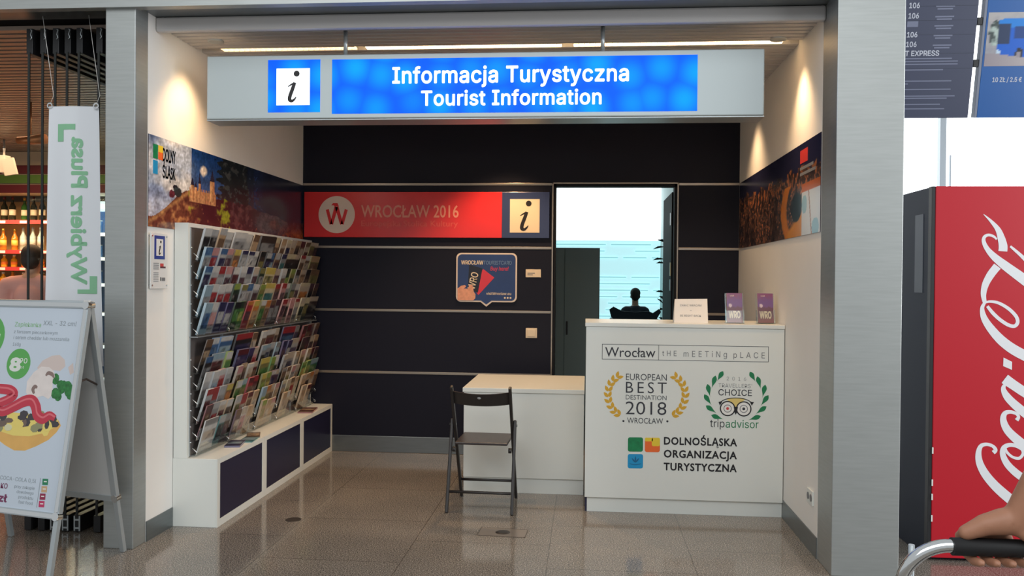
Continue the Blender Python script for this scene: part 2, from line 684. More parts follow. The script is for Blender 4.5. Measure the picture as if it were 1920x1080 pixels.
# ------------------------------------------------------------------ ceiling lamps
M_LEDGLOW = mat('warm_led_diffuser', rgb(255, 220, 160), 0.4, emit=(1.0, 0.66, 0.34, 1), estr=7)
M_LEDDIM = mat('dim_led_diffuser', rgb(255, 220, 160), 0.4, emit=(1.0, 0.62, 0.32, 1), estr=2.4)
for (x0, x1, m, lab) in ((-2.40, -1.50, M_LEDDIM, 'dim linear ceiling lamp above the white i square end of the hanging sign'),
                         (-1.44, -0.17, M_LEDGLOW, 'long glowing linear ceiling lamp above the middle of the hanging sign'),
                         (-0.10, 1.20, M_LEDGLOW, 'glowing linear ceiling lamp ending near the cream wall with the crowd poster')):
    t = thing('linear_ceiling_lamp', lab, 'ceiling lamp', ((x0 + x1) / 2, 5.42, 3.05), group='linear lamps in the slatted ceiling')
    h = (x1 - x0) / 2
    mb = MB()
    mb.box((-h, -0.042, -0.012), (h, -0.037, 0.05), M_ALU)
    mb.box((-h, 0.037, -0.012), (h, 0.042, 0.05), M_ALU)
    mb.box((-h, -0.035, 0.05), (h, 0.035, 0.06), M_ALU)
    mb.build('housing', t)
    mb = MB()
    n = int(h * 2 / 0.035)
    for q in range(n):
        xa = -h + 2 * h * q / n
        mb.box((xa + 0.003, -0.036, -0.010), (xa + 2 * h / n - 0.003, 0.036, 0.004), m, 0.003, segs=1)
    mb.build('diffuser', t)
for (x, yy, lab) in ((-2.34, 5.20, 'small recessed downlight washing the wall over the castle poster'), (1.15, 5.34, 'small recessed downlight washing the cream wall near the steel pillar'),
                     (1.06, 6.74, 'small recessed downlight washing the cream wall corner beside the navy boards'), (-0.70, 6.95, 'small recessed downlight above the low desk'),
                     (-1.45, 6.05, 'small recessed downlight above the open floor behind the hanging sign')):
    t = thing('downlight', lab, 'downlight', (x, yy, 3.03), group='recessed downlights')
    mb = MB().lathe([(0.038, 0.0), (0.05, 0.0), (0.05, 0.012), (0.038, 0.03)], M_ALU, 20)
    mb.build('bezel', t)

# ------------------------------------------------------------------ hanging sign
M_SIGNBLUE = None


def backlit(name, c0, c1, strength):
    m = bpy.data.materials.new(name)
    m.use_nodes = True
    nt = m.node_tree
    b = nt.nodes['Principled BSDF']
    tc = nt.nodes.new('ShaderNodeTexCoord')
    v = nt.nodes.new('ShaderNodeTexVoronoi')
    v.inputs['Scale'].default_value = 5.5
    v.inputs['Randomness'].default_value = 0.45
    r = nt.nodes.new('ShaderNodeValToRGB')
    r.color_ramp.interpolation = 'EASE'
    r.color_ramp.elements[0].color = c1
    r.color_ramp.elements[1].color = c0
    r.color_ramp.elements[0].position = 0.0
    r.color_ramp.elements[1].position = 0.75
    nt.links.new(tc.outputs['Object'], v.inputs['Vector'])
    nt.links.new(v.outputs['Distance'], r.inputs[0])
    nt.links.new(r.outputs[0], b.inputs['Emission Color'])
    b.inputs['Emission Strength'].default_value = strength
    b.inputs['Base Color'].default_value = (0.0, 0.04, 0.25, 1)
    b.inputs['Roughness'].default_value = 0.5
    b.inputs['Specular IOR Level'].default_value = 0.15
    return m


M_SIGNBLUE = backlit('backlit_blue_acrylic', (0.0, 0.10, 0.98, 1), (0.0, 0.38, 1.0, 1), 1.0)
M_LIT = mat('backlit_white_acrylic', rgb(240, 245, 250), 0.3, emit=(0.93, 0.98, 1.0, 1), estr=1.1)
sg = thing('hanging_light_box_sign', 'grey light box with two blue lit panels hanging under the slatted ceiling', 'sign', (0, 5.0, 0))
mb = MB()
sx0, sx1, sz0, sz1 = -2.305, 1.002, 2.508, 2.889
mb.box((sx0, 0.0, sz0), (sx1, 0.20, sz1), M_SIGNGREY, 0.006)
mb.build('casing', sg)
mb = MB().box((sx0 - 0.004, 0.012, sz0 - 0.008), (sx1 + 0.004, 0.19, sz0), M_ALU, 0.002)
mb.build('lower_rail', sg)
pa = MB().box((-1.922, -0.003, 2.546), (-1.601, 0.01, 2.860), M_SIGNBLUE).build('information_panel', sg)
mb = MB().box((-1.869, -0.0045, 2.588), (-1.664, -0.003, 2.808), M_LIT)
mb.build('white_square', pa)
info_i('letter_i', M_BLACKINK, pa, -1.773, 2.605, 0.19, -0.006)
pb = MB().box((-1.528, -0.003, 2.535), (0.624, 0.01, 2.858), M_SIGNBLUE).build('lettered_panel', sg)
text('lettering', 'Informacja Turystyczna', M_LIT, pb, -1.159, 0.229, 2.713, 0.092, -0.0042, bold=0.018, spacing=1.04)
text('lettering', 'Tourist Information', M_LIT, pb, -0.985, 0.073, 2.580, 0.084, -0.0042, bold=0.018, spacing=1.04)
for x in (-1.462, 0.080):
    mb = MB().cyl((x, 0.05, sz1 - 0.002), (x, 0.05, 3.05), 0.0125, M_ALU, 14)
    mb.build('hanger_rod', sg)

# ------------------------------------------------------------------ wall print: castle landscape
LOGO_G, LOGO_O, LOGO_Y, LOGO_B = rgb(22, 128, 78), rgb(240, 110, 50), rgb(235, 205, 60), rgb(30, 150, 205)
M_LG = mat('logo_green', LOGO_G, 0.4, noise_amt=0.2, noise_scale=30)
M_LO = mat('logo_orange', LOGO_O, 0.4)
M_LY = mat('logo_yellow', LOGO_Y, 0.4)
M_LB = mat('logo_blue', LOGO_B, 0.4)


def castle_print(u, v):
    n1 = fbm(u * 9, v * 3, 4, 1.0)
    n2 = fbm(u * 40, v * 12, 3, 5.0)
    sky = mixc((176, 186, 204), (58, 84, 132), sstep(0.16, 0.24, u + 0.05 * n1))
    if u < 0.2:
        sky = mixc(sky, (62, 84, 130), sstep(0.72, 1.0, v - u * 2.2 + 0.25 * n1))
        sky = mixc(sky, (214, 210, 208), sstep(0.0, 0.5, n1 + 0.25))
        sky = mixc(sky, (96, 116, 156), sstep(0.14, 0.0, abs(v - 0.36 + 0.3 * n1)) * 0.5)
    else:
        sky = mixc(sky, (24, 56, 110), sstep(0.5, 1.0, v))
        sky = mixc(sky, (38, 44, 66), sstep(0.45, 0.7, u))
    c = sky
    # little cloud over the castle
    d = hypot((u - 0.262) / 0.022, (v - 0.76) / 0.075)
    c = mixc(c, (222, 206, 190), sstep(1.1, 0.6, d + 0.4 * n2))
    # conifers
    if 0.335 < u < 0.58:
        edge = 0.355 + 0.03 * n2 + 0.02 * sin(v * 60)
        if u > edge and v > 0.3:
            t = (36, 40, 40) if n2 < 0.12 else (62, 62, 58)
            c = mixc(c, t, 0.92 if u < 0.54 + 0.03 * n2 else 0.5)
    # hill
    h = 0.10 + 0.37 * sstep(-0.02, 0.2, u) + 0.05 * n1
    if u > 0.2:
        h = 0.45 + 0.08 * n1 - 0.1 * sstep(0.5, 0.9, u)
    if v < h:
        rock = mixc((104, 58, 44), (156, 110, 70), sstep(-0.1, 0.35, n2))
        rock = mixc(rock, (70, 30, 36), sstep(0.14, 0.3, u))
        rock = mixc(rock, (196, 150, 92), sstep(0.05, 0.0, abs(v - (0.05 + u * 2.2))) * 0.6)
        c = rock
        if 0.185 < u < 0.42:
            g = sstep(0.05, 0.3, n1 + 0.5 * n2 + 0.1 - abs(v - 0.22) * 0.8)
            c = mixc(c, (136, 138, 40), g)
            dd = hypot((u - 0.30) / 0.05, (v - 0.32) / 0.19)
            c = mixc(c, (64, 24, 34), sstep(1.1, 0.8, dd + 0.3 * n2))
        if u > 0.42:
            c = mixc((66, 32, 42), (92, 56, 58), sstep(-0.2, 0.3, n1 + n2))
            dd = hypot((u - 0.73) / 0.16, (v - 0.26) / 0.25)
            c = mixc(c, (96, 92, 100), sstep(1.0, 0.7, dd + 0.3 * n2) * 0.7)
            c = mixc(c, (136, 62, 52), sstep(0.55, 0.2, hypot((u - 0.74) / 0.11, (v - 0.25) / 0.2)) * 0.5)
            c = mixc(c, (176, 92, 46), sstep(0.76, 0.95, u + 0.15 * n2) * sstep(0.32, 0.12, v + 0.1 * n2))
            c = mixc(c, (150, 84, 68), sstep(0.14, 0.02, v) * 0.8)
    # castle walls and towers (plain generic keep)
    wall_c = mixc((206, 150, 102), (160, 104, 72), sstep(-0.2, 0.4, n2))
    if 0.19 < u < 0.335 and 0.36 < v < 0.52 + 0.012 * (1 if sin(u * 700) > 0 else -1):
        c = wall_c
        if sin(u * 420) > 0.93:
            c = mixc(c, (92, 48, 40), 0.7)
    for (tu, tw, tb, tt, roof) in ((0.312, 0.0125, 0.4, 0.655, 0.81), (0.204, 0.0085, 0.38, 0.56, 0.66), (0.242, 0.006, 0.42, 0.60, 0.75), (0.222, 0.007, 0.4, 0.54, 0.62)):
        if abs(u - tu) < tw and tb < v < tt:
            c = mixc((222, 170, 116), (176, 116, 78), sstep(tu - tw, tu + tw, u))
        if tt <= v < roof and abs(u - tu) < tw * 1.15 * (roof - v) / (roof - tt):
            c = (40, 36, 56)
    # round bushes on the slope
    for (bu, bv, br, bc) in ((0.120, 0.485, 0.011, (30, 36, 44)), (0.132, 0.435, 0.018, (42, 54, 56)), (0.104, 0.40, 0.014, (92, 40, 52))):
        if hypot((u - bu) / br, (v - bv) / (br * 3.2)) < 1 + 0.3 * n2:
            c = bc
    return mixc(c, tuple(k * (1 + 0.6 * n2 + 0.5 * fbm(u * 130, v * 30, 2, 9.0)) for k in c), 0.6)


pw = thing('castle_poster', 'long landscape poster of a hilltop castle above the brochure rack', 'poster', (XL, 4.775, 1.845))
LP, HP = YB - 4.775, 0.5395
mb = MB().box((0.0005, 0, 0), (0.004, LP - 0.002, HP), mat('poster_board', rgb(60, 50, 56), 0.5))
mb.build('backing_board', pw)
print_grid('printed_sheet', pw, lambda u, v: (0.0046, u * (LP - 0.002), v * HP), 420, 110, castle_print, M_PRINT)
frL = lambda x, y, z: (0.0052 - y, x, z)     # x runs along the wall away from the entrance
mb = MB()
mb.poly([(0.05, 0.405), (0.105, 0.405), (0.105, 0.49), (0.05, 0.49)], 0, -0.0008, M_LG, frL)
mb.poly([(0.11, 0.405), (0.165, 0.405), (0.165, 0.49), (0.11, 0.49)], 0, -0.0008, M_LO, frL)
mb.poly([(0.11, 0.45), (0.165, 0.45), (0.165, 0.49), (0.11, 0.49)], -0.0004, -0.0012, M_LY, frL)
mb.poly([(0.05, 0.315), (0.105, 0.315), (0.105, 0.395), (0.05, 0.395)], 0, -0.0008, M_LB, frL)
mb.build('logo_squares', pw)
text('lettering', 'DOLNY', M_BLACKINK, pw, 0.165, 0.325, 0.405, 0.075, -0.0002, bold=0.022, gill=True, frame=lambda x, y, z: (0.0056 + y, x, z), thick=0.0008)
text('lettering', 'ŚLĄSK', M_BLACKINK, pw, 0.165, 0.325, 0.305, 0.070, -0.0002, bold=0.022, gill=True, frame=lambda x, y, z: (0.0056 + y, x, z), thick=0.0008)


# ------------------------------------------------------------------ wall print on the cream wall: evening crowd in a market square
def crowd_print(u, v):
    n1 = fbm(u * 10, v * 3, 4, 11.0)
    n2 = fbm(u * 45, v * 9, 3, 15.0)
    n3 = fbm(u * 110, v * 22, 2, 19.0)
    c = mixc((46, 38, 42), (128, 86, 66), sstep(-0.2, 0.3, n2))
    c = mixc(c, (196, 128, 88), sstep(0.1, 0.35, n3) * 0.8)
    c = mixc(c, (120, 116, 124), sstep(0.2, 0.4, -n3) * 0.5)
    c = mixc(c, (22, 20, 26), sstep(0.0, 0.35, n1) * 0.5)
    roof = 0.70 + 0.10 * n1 + 0.06 * (1 if sin(u * 55) > 0 else 0)
    if v > roof:
        c = mixc((52, 50, 74), (36, 38, 68), v)
    elif v > 0.52:
        c = mixc(c, (176, 106, 66), 0.6 * sstep(0.0, 0.3, n2 + 0.15 * sin(u * 160)))
    # yellow canopy structure
    du = u - 0.70 + 0.05 * sin(v * 5)
    if v < 0.60:
        c = mixc(c, (206, 124, 44), sstep(0.045, 0.02, abs(du)) * 0.95)
        c = mixc(c, (214, 138, 40), sstep(0.3, 0.22, v + (0.83 - u) * 1.4) * sstep(0.66, 0.72, u))
        dd = hypot((u - 0.785) / 0.055, (v - 0.33) / 0.17)
        c = mixc(c, (18, 16, 22), sstep(1.05, 0.85, dd))
    if u > 0.838:
        if v < 0.47:
            c = (214, 218, 222)
            if hypot((u - 0.862) / 0.024, (v - 0.33) / 0.10) < 1:
                c = (150, 190, 208)
            if hypot((u - 0.96) / 0.03, (v - 0.06) / 0.10) < 1:
                c = (140, 186, 206)
            if abs(u - 0.90 - (0.47 - v) * 0.06) < 0.004:
                c = (160, 120, 100)
        elif v < 0.56:
            c = (190, 98, 44)
    return c


pr = thing('crowd_poster', 'long dark poster of an evening crowd on the cream wall above the counter', 'poster', (XR, 7.47, 1.837))
LR, HR = 7.47 - 4.915, 0.56
mb = MB().box((-0.004, -LR, 0), (-0.0005, 0, HR), mat('poster_board', rgb(60, 50, 56), 0.5))
mb.build('backing_board', pr)
print_grid('printed_sheet', pr, lambda u, v: (-0.0046, -u * LR, v * HR), 360, 100, crowd_print, M_PRINT)
frR = lambda x, y, z: (-0.0052 + y, -x, z)
M_REDLOGO = mat('red_logo', rgb(205, 60, 58), 0.4)
mb = MB().poly([(2.09, 0.44), (2.27, 0.44), (2.27, 0.52), (2.09, 0.52)], 0, 0.0006, M_REDLOGO, frR)
mb.build('red_square', pr)
mb = MB()
for q in range(2):
    mb.poly([(2.09, 0.40 - 0.035 * q), (2.40 + 0.05 * q, 0.40 - 0.035 * q), (2.40 + 0.05 * q, 0.418 - 0.035 * q), (2.09, 0.418 - 0.035 * q)], 0, 0.0006, M_GREYINK, frR)
mb.build('caption_lines', pr)

# ------------------------------------------------------------------ signs and plates on the navy wall
M_RED = mat('glossy_red_sign', rgb(222, 48, 50), 0.22)
M_SIGNNAVY = mat('glossy_navy_sign', rgb(52, 64, 104), 0.22)
M_CREAM = mat('cream_print', rgb(232, 214, 186), 0.4)
M_SALMON = mat('salmon_print', rgb(240, 160, 140), 0.4)
M_SALMON2 = mat('faint_red_print', rgb(232, 96, 86), 0.4)
t = thing('red_wall_sign', 'red glossy sign with navy end square and round white bird-like W emblem', 'sign', (0, YB, 0))
yy = -0.022
MB().box((-2.534, yy, 1.921), (-0.749, -0.0, 2.325), M_RED, 0.002).build('red_panel', t)
nb = MB().box((-0.749, yy, 1.921), (-0.331, -0.0, 2.325), M_SIGNNAVY, 0.002).build('navy_panel', t)
mb = MB().box((-0.678, yy - 0.002, 1.968), (-0.417, yy, 2.262), M_CREAM)
mb.build('cream_square', nb)
info_i('letter_i', M_BLACKINK, nb, -0.553, 1.985, 0.265, yy - 0.003)
mb = MB().disc((-2.235, 2.122), 0.166, yy - 0.0012, yy, mat('pale_emblem_disc', rgb(236, 214, 200), 0.4), 48)
em = mb.build('round_emblem', t)
mb = MB()
w = lambda x, z: (-2.235 + x * 0.166, 2.122 + z * 0.166)
for pts, ws in (([(-.52, .28), (-.30, -.52)], (.17, .17)), ([(-.28, -.52), (-.02, .42)], (.17, .2)), ([(.0, .42), (.28, -.52)], (.2, .17)), ([(.30, -.52), (.53, .28)], (.17, .17))):
    mb.ribbon([w(*p) for p in pts], [q * 0.166 for q in ws], yy - 0.002, yy - 0.001, M_RED)
mb.poly([w(-.30, .50), w(-.20, .62), w(.04, .62), w(.12, .44), w(-.1, .44), w(-.16, .50)], yy - 0.0024, yy - 0.001, M_RED)
mb.build('emblem_letter', em)
text('lettering', 'WROCŁAW 2016', M_SALMON, t, -2.01, -1.135, 2.10, 0.105, yy - 0.0012, bold=0.012, gill=True)
text('lettering', 'Europejska Stolica Kultury', M_SALMON2, t, -2.01, -1.14, 2.02, 0.05, yy - 0.0012, gill=True, bold=0.006)

# speech-bubble tourist card sign
t = thing('speech_bubble_sign', 'navy speech bubble sign with white rim showing a hand holding cards', 'sign', (-0.882, YB, 1.571))
W2, H2 = 0.27, 0.217


def bubble(g, tip=0.04):
    w_, h_, r_ = W2 - g, H2 - g, 0.045 - g * 0.5
    pts = []
    for cx, cz, a0 in ((w_ - r_, h_ - r_, 0), (-w_ + r_, h_ - r_, 90), (-w_ + r_, -h_ + r_, 180)):
        for q in range(7):
            a = radians(a0 + q * 15)
            pts.append((cx + r_ * cos(a), cz + r_ * sin(a)))
    pts += [(-0.05 + g * .3, -h_), (0.0, -h_ - tip), (0.05 - g * .3, -h_)]
    for q in range(7):
        a = radians(270 + q * 15)
        pts.append((w_ - r_ + r_ * cos(a), -h_ + r_ + r_ * sin(a)))
    return pts


MB().poly(bubble(0.0), -0.012, 0, mat('white_sign_rim', rgb(226, 212, 200), 0.35)).build('rim', t)


def bubble_print(u, v):
    c = mixc((34, 52, 104), (40, 86, 140), sstep(0.3, 1.1, u * 0.6 + v * 0.6))
    c = mixc(c, (46, 120, 176), sstep(0.28, 0.1, hypot(u - 0.83, (v - 0.6) * 0.8)) * 0.7)
    return c


M_BUB = mat('navy_bubble_print', rgb(38, 62, 116), 0.3, noise_amt=0.15, noise_scale=3)
MB().poly(bubble(0.013, 0.034), -0.0135, -0.012, M_BUB).build('blue_field', t)
mb = MB()
M_SKINP = mat('printed_skin', rgb(226, 160, 130), 0.4, noise_amt=0.12, noise_scale=40)
M_CARDK = mat('printed_black_card', rgb(28, 30, 44), 0.3)
M_CARDR = mat('printed_red_card', rgb(214, 56, 74), 0.3)
mb.poly([(-0.03, 0.075), (0.07, 0.0), (-0.07, -0.155), (-0.14, -0.07)], -0.0145, -0.0135, M_CARDR)
mb.poly([(-0.155, 0.115), (-0.035, 0.08), (-0.075, -0.135), (-0.165, -0.105)], -0.0155, -0.0135, M_CARDK)
mb.build('printed_cards', t)
fx = lambda x, y, z: (-0.115 + x * 0.24 - z * 0.97, y, -0.02 + x * 0.97 + z * 0.24)
text('lettering', 'WRO', M_CREAM, t, -0.085, 0.065, -0.03, 0.062, -0.0162, bold=0.01, frame=fx)
mb = MB()
mb.poly([(-0.256, -0.100), (-0.225, -0.075), (-0.190, -0.068), (-0.180, -0.082), (-0.20, -0.098), (-0.165, -0.100), (-0.150, -0.068), (-0.128, -0.062), (-0.118, -0.085), (-0.112, -0.125),
         (-0.096, -0.150), (-0.098, -0.186), (-0.118, -0.203), (-0.256, -0.203)], -0.0168, -0.0136, M_SKINP)
mb.build('printed_hand', t)
text('lettering', 'WROCŁAW', M_CREAM, t, -0.225, -0.03, 0.115, 0.034, -0.0145, bold=0.02)
text('lettering', 'TOURISTCARD', mat('pale_blue_print', rgb(120, 150, 190), 0.4), t, -0.027, 0.222, 0.115, 0.032, -0.0145)
text('lettering', 'Buy here!', M_CARDR, t, 0.035, 0.195, 0.062, 0.034, -0.0145, bold=0.01, shear=0.15)
text('lettering', 'visitWroclaw.eu', M_CREAM, t, 0.0, 0.22, -0.152, 0.022, -0.0145, bold=0.01)
mb = MB()
for q in range(3):
    mb.disc((0.165 + 0.025 * q, -0.178), 0.0085, -0.0145, -0.0135, M_CREAM, 14)
mb.build('round_icons', t)

t = thing('door_number_plate', 'small cream name plate beside the speech bubble sign', 'plate', (-0.468, YB, 1.612))
MB().box((-0.067, -0.008, -0.035), (0.067, 0, 0.035), M_CREAM, 0.002).build('plate', t)
mb = MB()
for q in range(2):
    mb.box((-0.052, -0.0088, -0.002 - 0.014 * q), (0.015 - .02 * q, -0.008, 0.004 - 0.014 * q), M_GREYINK)
mb.build('small_print', t)
t = thing('light_switch', 'square cream light switch on the navy wall below the name plate', 'light switch', (-0.480, YB, 1.086))
MB().box((-0.05, -0.009, -0.044), (0.05, 0, 0.044), M_CREAM, 0.003).build('frame', t)
MB().box((-0.036, -0.014, -0.031), (0.036, -0.008, 0.031), M_CREAM, 0.003).build('rocker', t)

# plaque on the white wall strip
t = thing('information_plaque', 'clear acrylic information plaque with blue framed i on the white wall strip', 'plaque', (XL, 4.779, 1.48))
frW = lambda x, y, z: (0.020 - y, x, z)
MB().box((0.012, 0.0, 0.0), (0.019, 0.200, 0.330), mat('plaque_white_acrylic', rgb(232, 232, 230), 0.15), 0.002).build('panel', t)
mb = MB().poly([(0.040, 0.175), (0.165, 0.175), (0.165, 0.315), (0.040, 0.315)], 0, 0.0006, mat('plaque_blue', rgb(40, 66, 150), 0.3), frW)
b_ = mb.build('blue_square', t)
mb = MB().poly([(0.062, 0.195), (0.143, 0.195), (0.143, 0.295), (0.062, 0.295)], -0.0004, 0.0002, M_PAPER, frW)
mb.build('white_square', b_)
info_i('letter_i', M_BLACKINK, b_, 0.101, 0.202, 0.085, -0.0012, frW)
mb = MB()
for q in range(4):
    mb.poly([(0.03, 0.148 - 0.011 * q), (0.095, 0.148 - 0.011 * q), (0.095, 0.152 - 0.011 * q), (0.03, 0.152 - 0.011 * q)], 0, 0.0006, M_GREYINK, frW)
for q in range(6):
    mb.poly([(0.03, 0.092 - 0.010 * q), (0.09, 0.092 - 0.010 * q), (0.09, 0.095 - 0.010 * q), (0.03, 0.095 - 0.010 * q)], 0, 0.0006, M_GREYINK, frW)
mb.poly([(0.112, 0.046), (0.122, 0.046), (0.122, 0.068), (0.112, 0.068)], 0, 0.0006, M_INK, frW)
mb.poly([(0.13, 0.046), (0.17, 0.046), (0.17, 0.066), (0.13, 0.066)], 0, 0.0006, M_GREYINK, frW)
mb.build('small_print', t)
mb = MB().poly([(0.11, 0.132), (0.15, 0.132), (0.15, 0.15), (0.11, 0.15)], 0, 0.0006, M_REDLOGO, frW)
mb.poly([(0.11, 0.122), (0.175, 0.122), (0.175, 0.132), (0.11, 0.132)], 0, 0.0006, mat('dark_red_print', rgb(90, 40, 48), 0.4), frW)
mb.build('red_logo', t)
for (a, b) in ((0.014, 0.312), (0.186, 0.312), (0.014, 0.02), (0.186, 0.02)):
    MB().cyl((0.0, a, b), (0.023, a, b), 0.006, M_CHROME, 12).build('standoff', t)

t = thing('wall_socket', 'white double wall socket low on the cream wall beside the steel pillar', 'socket', (XR, 5.045, 0.317))
MB().box((-0.01, -0.06, -0.042), (0, 0.06, 0.042), M_WHITE, 0.003).build('frame', t)
for q in (-0.03, 0.03):
    MB().lathe([(0.021, 0.0), (0.021, 0.003), (0.018, 0.003)], M_GREYINK, 16).build('outlet', t, mtx=Matrix.Translation((-0.0095, q, 0)) @ Matrix.Rotation(-pi / 2, 4, 'Y'))

# ------------------------------------------------------------------ counter
M_SEAM = mat('seam_shadow_gap', rgb(120, 120, 116), 0.6)
ct = thing('reception_counter', 'tall white reception counter covered with award and logo graphics', 'counter', (0, 5.735, 0))
bodyc = MB()
bodyc.box((0.0, 0.0, 0.100), (1.298, 0.60, 1.243), M_WHITE, 0.0015)
bodyc = bodyc.build('body', ct)
MB().box((-0.006, -0.006, 1.245), (1.299, 0.606, 1.270), M_WHITE, 0.002).build('worktop', ct)
MB().box((0.016, 0.022, 0.0), (1.298, 0.58, 0.100), M_WHITE).build('plinth', ct)
MB().box((0.002, 0.024, 0.0), (0.016, 0.58, 0.100), M_DOORNAVY).build('plinth_end', ct)


def cp(px, py):
    """artwork units on the counter front (traced at 3.494 mm per unit) -> metres"""
    return 0.107 + (px - 1129) * 0.003494, 1.129 - (py - 645) * 0.003494 + (px - 1129) * 0.0000594


def ctext(body, m, px0, px1, pb, pc, **kw):
    x0, z0 = cp(px0, pb)
    x1, _ = cp(px1, pb)
    return text('lettering', body, m, bodyc, x0, x1, z0 + (px1 - px0) * 0.00003, (pb - pc) * 0.003494, -0.0009, **kw)


mb = MB()
xa, za = 0.107, 1.129
xb, zb = 1.197, 1.026
for a, b in (((xa, za - 0.003), (xb, za)), ((xa, zb), (xb, zb + 0.003)), ((xa, zb), (xa + 0.003, za)), ((xb - 0.003, zb), (xb, za)), ((0.480, zb), (0.483, za))):
    mb.box((a[0], -0.0007, a[1]), (b[0], 0, b[1]), M_INK)
mb.build('slogan_frame', bodyc)
ctext('Wrocław', M_INK, 1135, 1230, 670, 652, bold=0.004, gill=True)
M_HAND = M_GREYINK


def hand_word(body, px0, px1, pb, ph):
    return ctext(body, M_HAND, px0, px1, pb, pb - ph, spacing=1.5)


hand_word('tHE', 1243, 1270, 668, 10)
hand_word('mEETiNg', 1283, 1364, 670, 11)
hand_word('pLACE', 1376, 1434, 672, 11)
ctext('EUROPEAN', M_INK, 1175, 1252, 714.5, 702.5, bold=-0.004, gill=True)
ctext('BEST', M_INK, 1175, 1252, 739, 718, spacing=1.35, bold=-0.004, gill=True)
ctext('DESTINATION', M_INK, 1175, 1252, 751.5, 743, bold=-0.006, gill=True)
ctext('2018', M_INK, 1175, 1252, 780, 755.5, bold=-0.006, gill=True)
ctext('WROCŁAW', M_INK, 1178, 1246, 797, 786.5, bold=0.0, gill=True)
mb = MB()
for q in (1171, 1254):
    mb.disc(cp(q, 792.5), 0.007, -0.0009, 0, M_INK, 12)
mb.build('star_dots', bodyc)
M_GOLD = mat('gold_print', rgb(214, 166, 48), 0.45)
M_GREEN = mat('green_print', rgb(24, 124, 78), 0.45)


def leaf_pts(base, tip, wd, bulb=0.5):
    a, b = Vector((*base, 0)), Vector((*tip, 0))
    d = b - a
    nrm = Vector((-d.y, d.x, 0)).normalized()
    out = []
    for s in (1, -1):
        rngq = [q / 8 for q in range(9)]
        if s < 0:
            rngq = rngq[::-1][1:-1]
        for tq in rngq:
            wdt = sin(pi * tq ** (math.log(0.5) / math.log(bulb))) * wd
            p = a + d * tq + nrm * wdt * s
            out.append((p.x, p.y))
    return out


STEM = [(305, 560), (262, 532), (222, 488), (192, 432), (176, 372), (174, 312), (188, 255), (216, 205), (258, 165)]
for side in (-1, 1):
    mb = MB()
    for q, (ax, ay) in enumerate(STEM):
        bx_, by_ = STEM[min(q + 1, len(STEM) - 1)]
        cx_, cy_ = STEM[max(q - 1, 0)]
        an = math.atan2(by_ - cy_, bx_ - cx_)
        for off in (0.55, -0.55):
            tip = (ax + 76 * cos(an + off), ay + 76 * sin(an + off))
            pr2 = []
            for (gx, gy) in ((ax + 6 * cos(an + off), ay + 6 * sin(an + off)), tip):
                if side > 0:
                    gx, gy = 1142 - gx, gy + 4
                pr2.append(cp(1110 + gx / 5.486, 680 + gy / 5.486))
            mb.poly(leaf_pts(pr2[0], pr2[1], 0.0112, 0.45), -0.0009, 0, M_GOLD)
    mb.build('golden_laurel', bodyc)
for side in (-1, 1):
    mb = MB()
    for (b0, b1) in (((1356, 92), (1296, 196)), ((1280, 138), (1242, 272)), ((1198, 226), (1226, 360)), ((1165, 334), (1242, 446)), ((1184, 450), (1294, 530)), ((1240, 550), (1366, 592))):
        pp = []
        for (ax, ay) in (b0, b1):
            if side > 0:
                ax = 2984 - ax
                ay += 6
            pp.append(cp(1110 + ax / 5.486, 680 + ay / 5.486))
        mb.poly(leaf_pts(pp[1], pp[0], 0.0155, 0.68), -0.0009, 0, M_GREEN)
    mb.build('green_laurel', bodyc)
ctext('2016', M_GREYINK, 1364, 1400, 714.5, 707.5, spacing=1.7, bold=-0.01)
ctext("TRAVELLERS'", M_GREYINK, 1349, 1411, 728, 720.5, bold=-0.01)
ctext('CHOICE', M_INK, 1349, 1411, 743, 731.5, bold=0.004)
# round two-eyed emblem
mb = MB()
M_BEIGE = mat('beige_print', rgb(226, 200, 120), 0.45)
M_REDP = mat('red_print', rgb(206, 70, 70), 0.45)
e1, e2 = cp(1366.3, 767.5), cp(1396.2, 768.0)
brow = [cp(1350.5, 755.5), cp(1354, 754.5), cp(1358, 752), cp(1364, 749.5), cp(1372, 748), cp(1381.3, 747.5), cp(1391, 748), cp(1399, 749.8), cp(1405, 752.3), cp(1409, 754.8), cp(1413, 756)]
mb.poly([brow[3], brow[4], brow[5], brow[6], brow[7], cp(1390, 758), cp(1381.3, 767)], -0.0006, 0, M_BEIGE)
mb.ribbon(brow, [0.005] * 11, -0.0012, 0, M_BLACKINK)
for e, cc in ((e1, M_REDP), (e2, M_INK)):
    mb.disc(e, 0.047, -0.0010, 0, M_PAPER, 32)
    mb.ring(e, 0.0465, 0.0075, -0.0016, 0, M_BLACKINK, 36)
    mb.ring(e, 0.024, 0.0045, -0.0016, 0, M_GREYINK, 28)
    mb.disc(e, 0.0095, -0.0016, 0, cc, 18)
for q, s in ((1353, -1), (1410, 1)):
    mb.poly([cp(q - 4 * (1 if s < 0 else 0.6), 755), cp(q + 5 * (1 if s > 0 else .6), 755), cp(q + s * 1.0, 762)], -0.0013, 0, M_BLACKINK)
mb.poly([cp(1377.5, 764), cp(1385.5, 764), cp(1383.5, 775), cp(1381.6, 779), cp(1379.5, 775)], -0.0018, 0, M_BLACKINK)
mb.build('two_eyed_emblem', bodyc)
ctext('trip', M_INK, 1334, 1361, 803, 788.5, bold=0.0)
ctext('advisor', M_GREEN, 1363, 1424, 804, 789.5, bold=0.0)


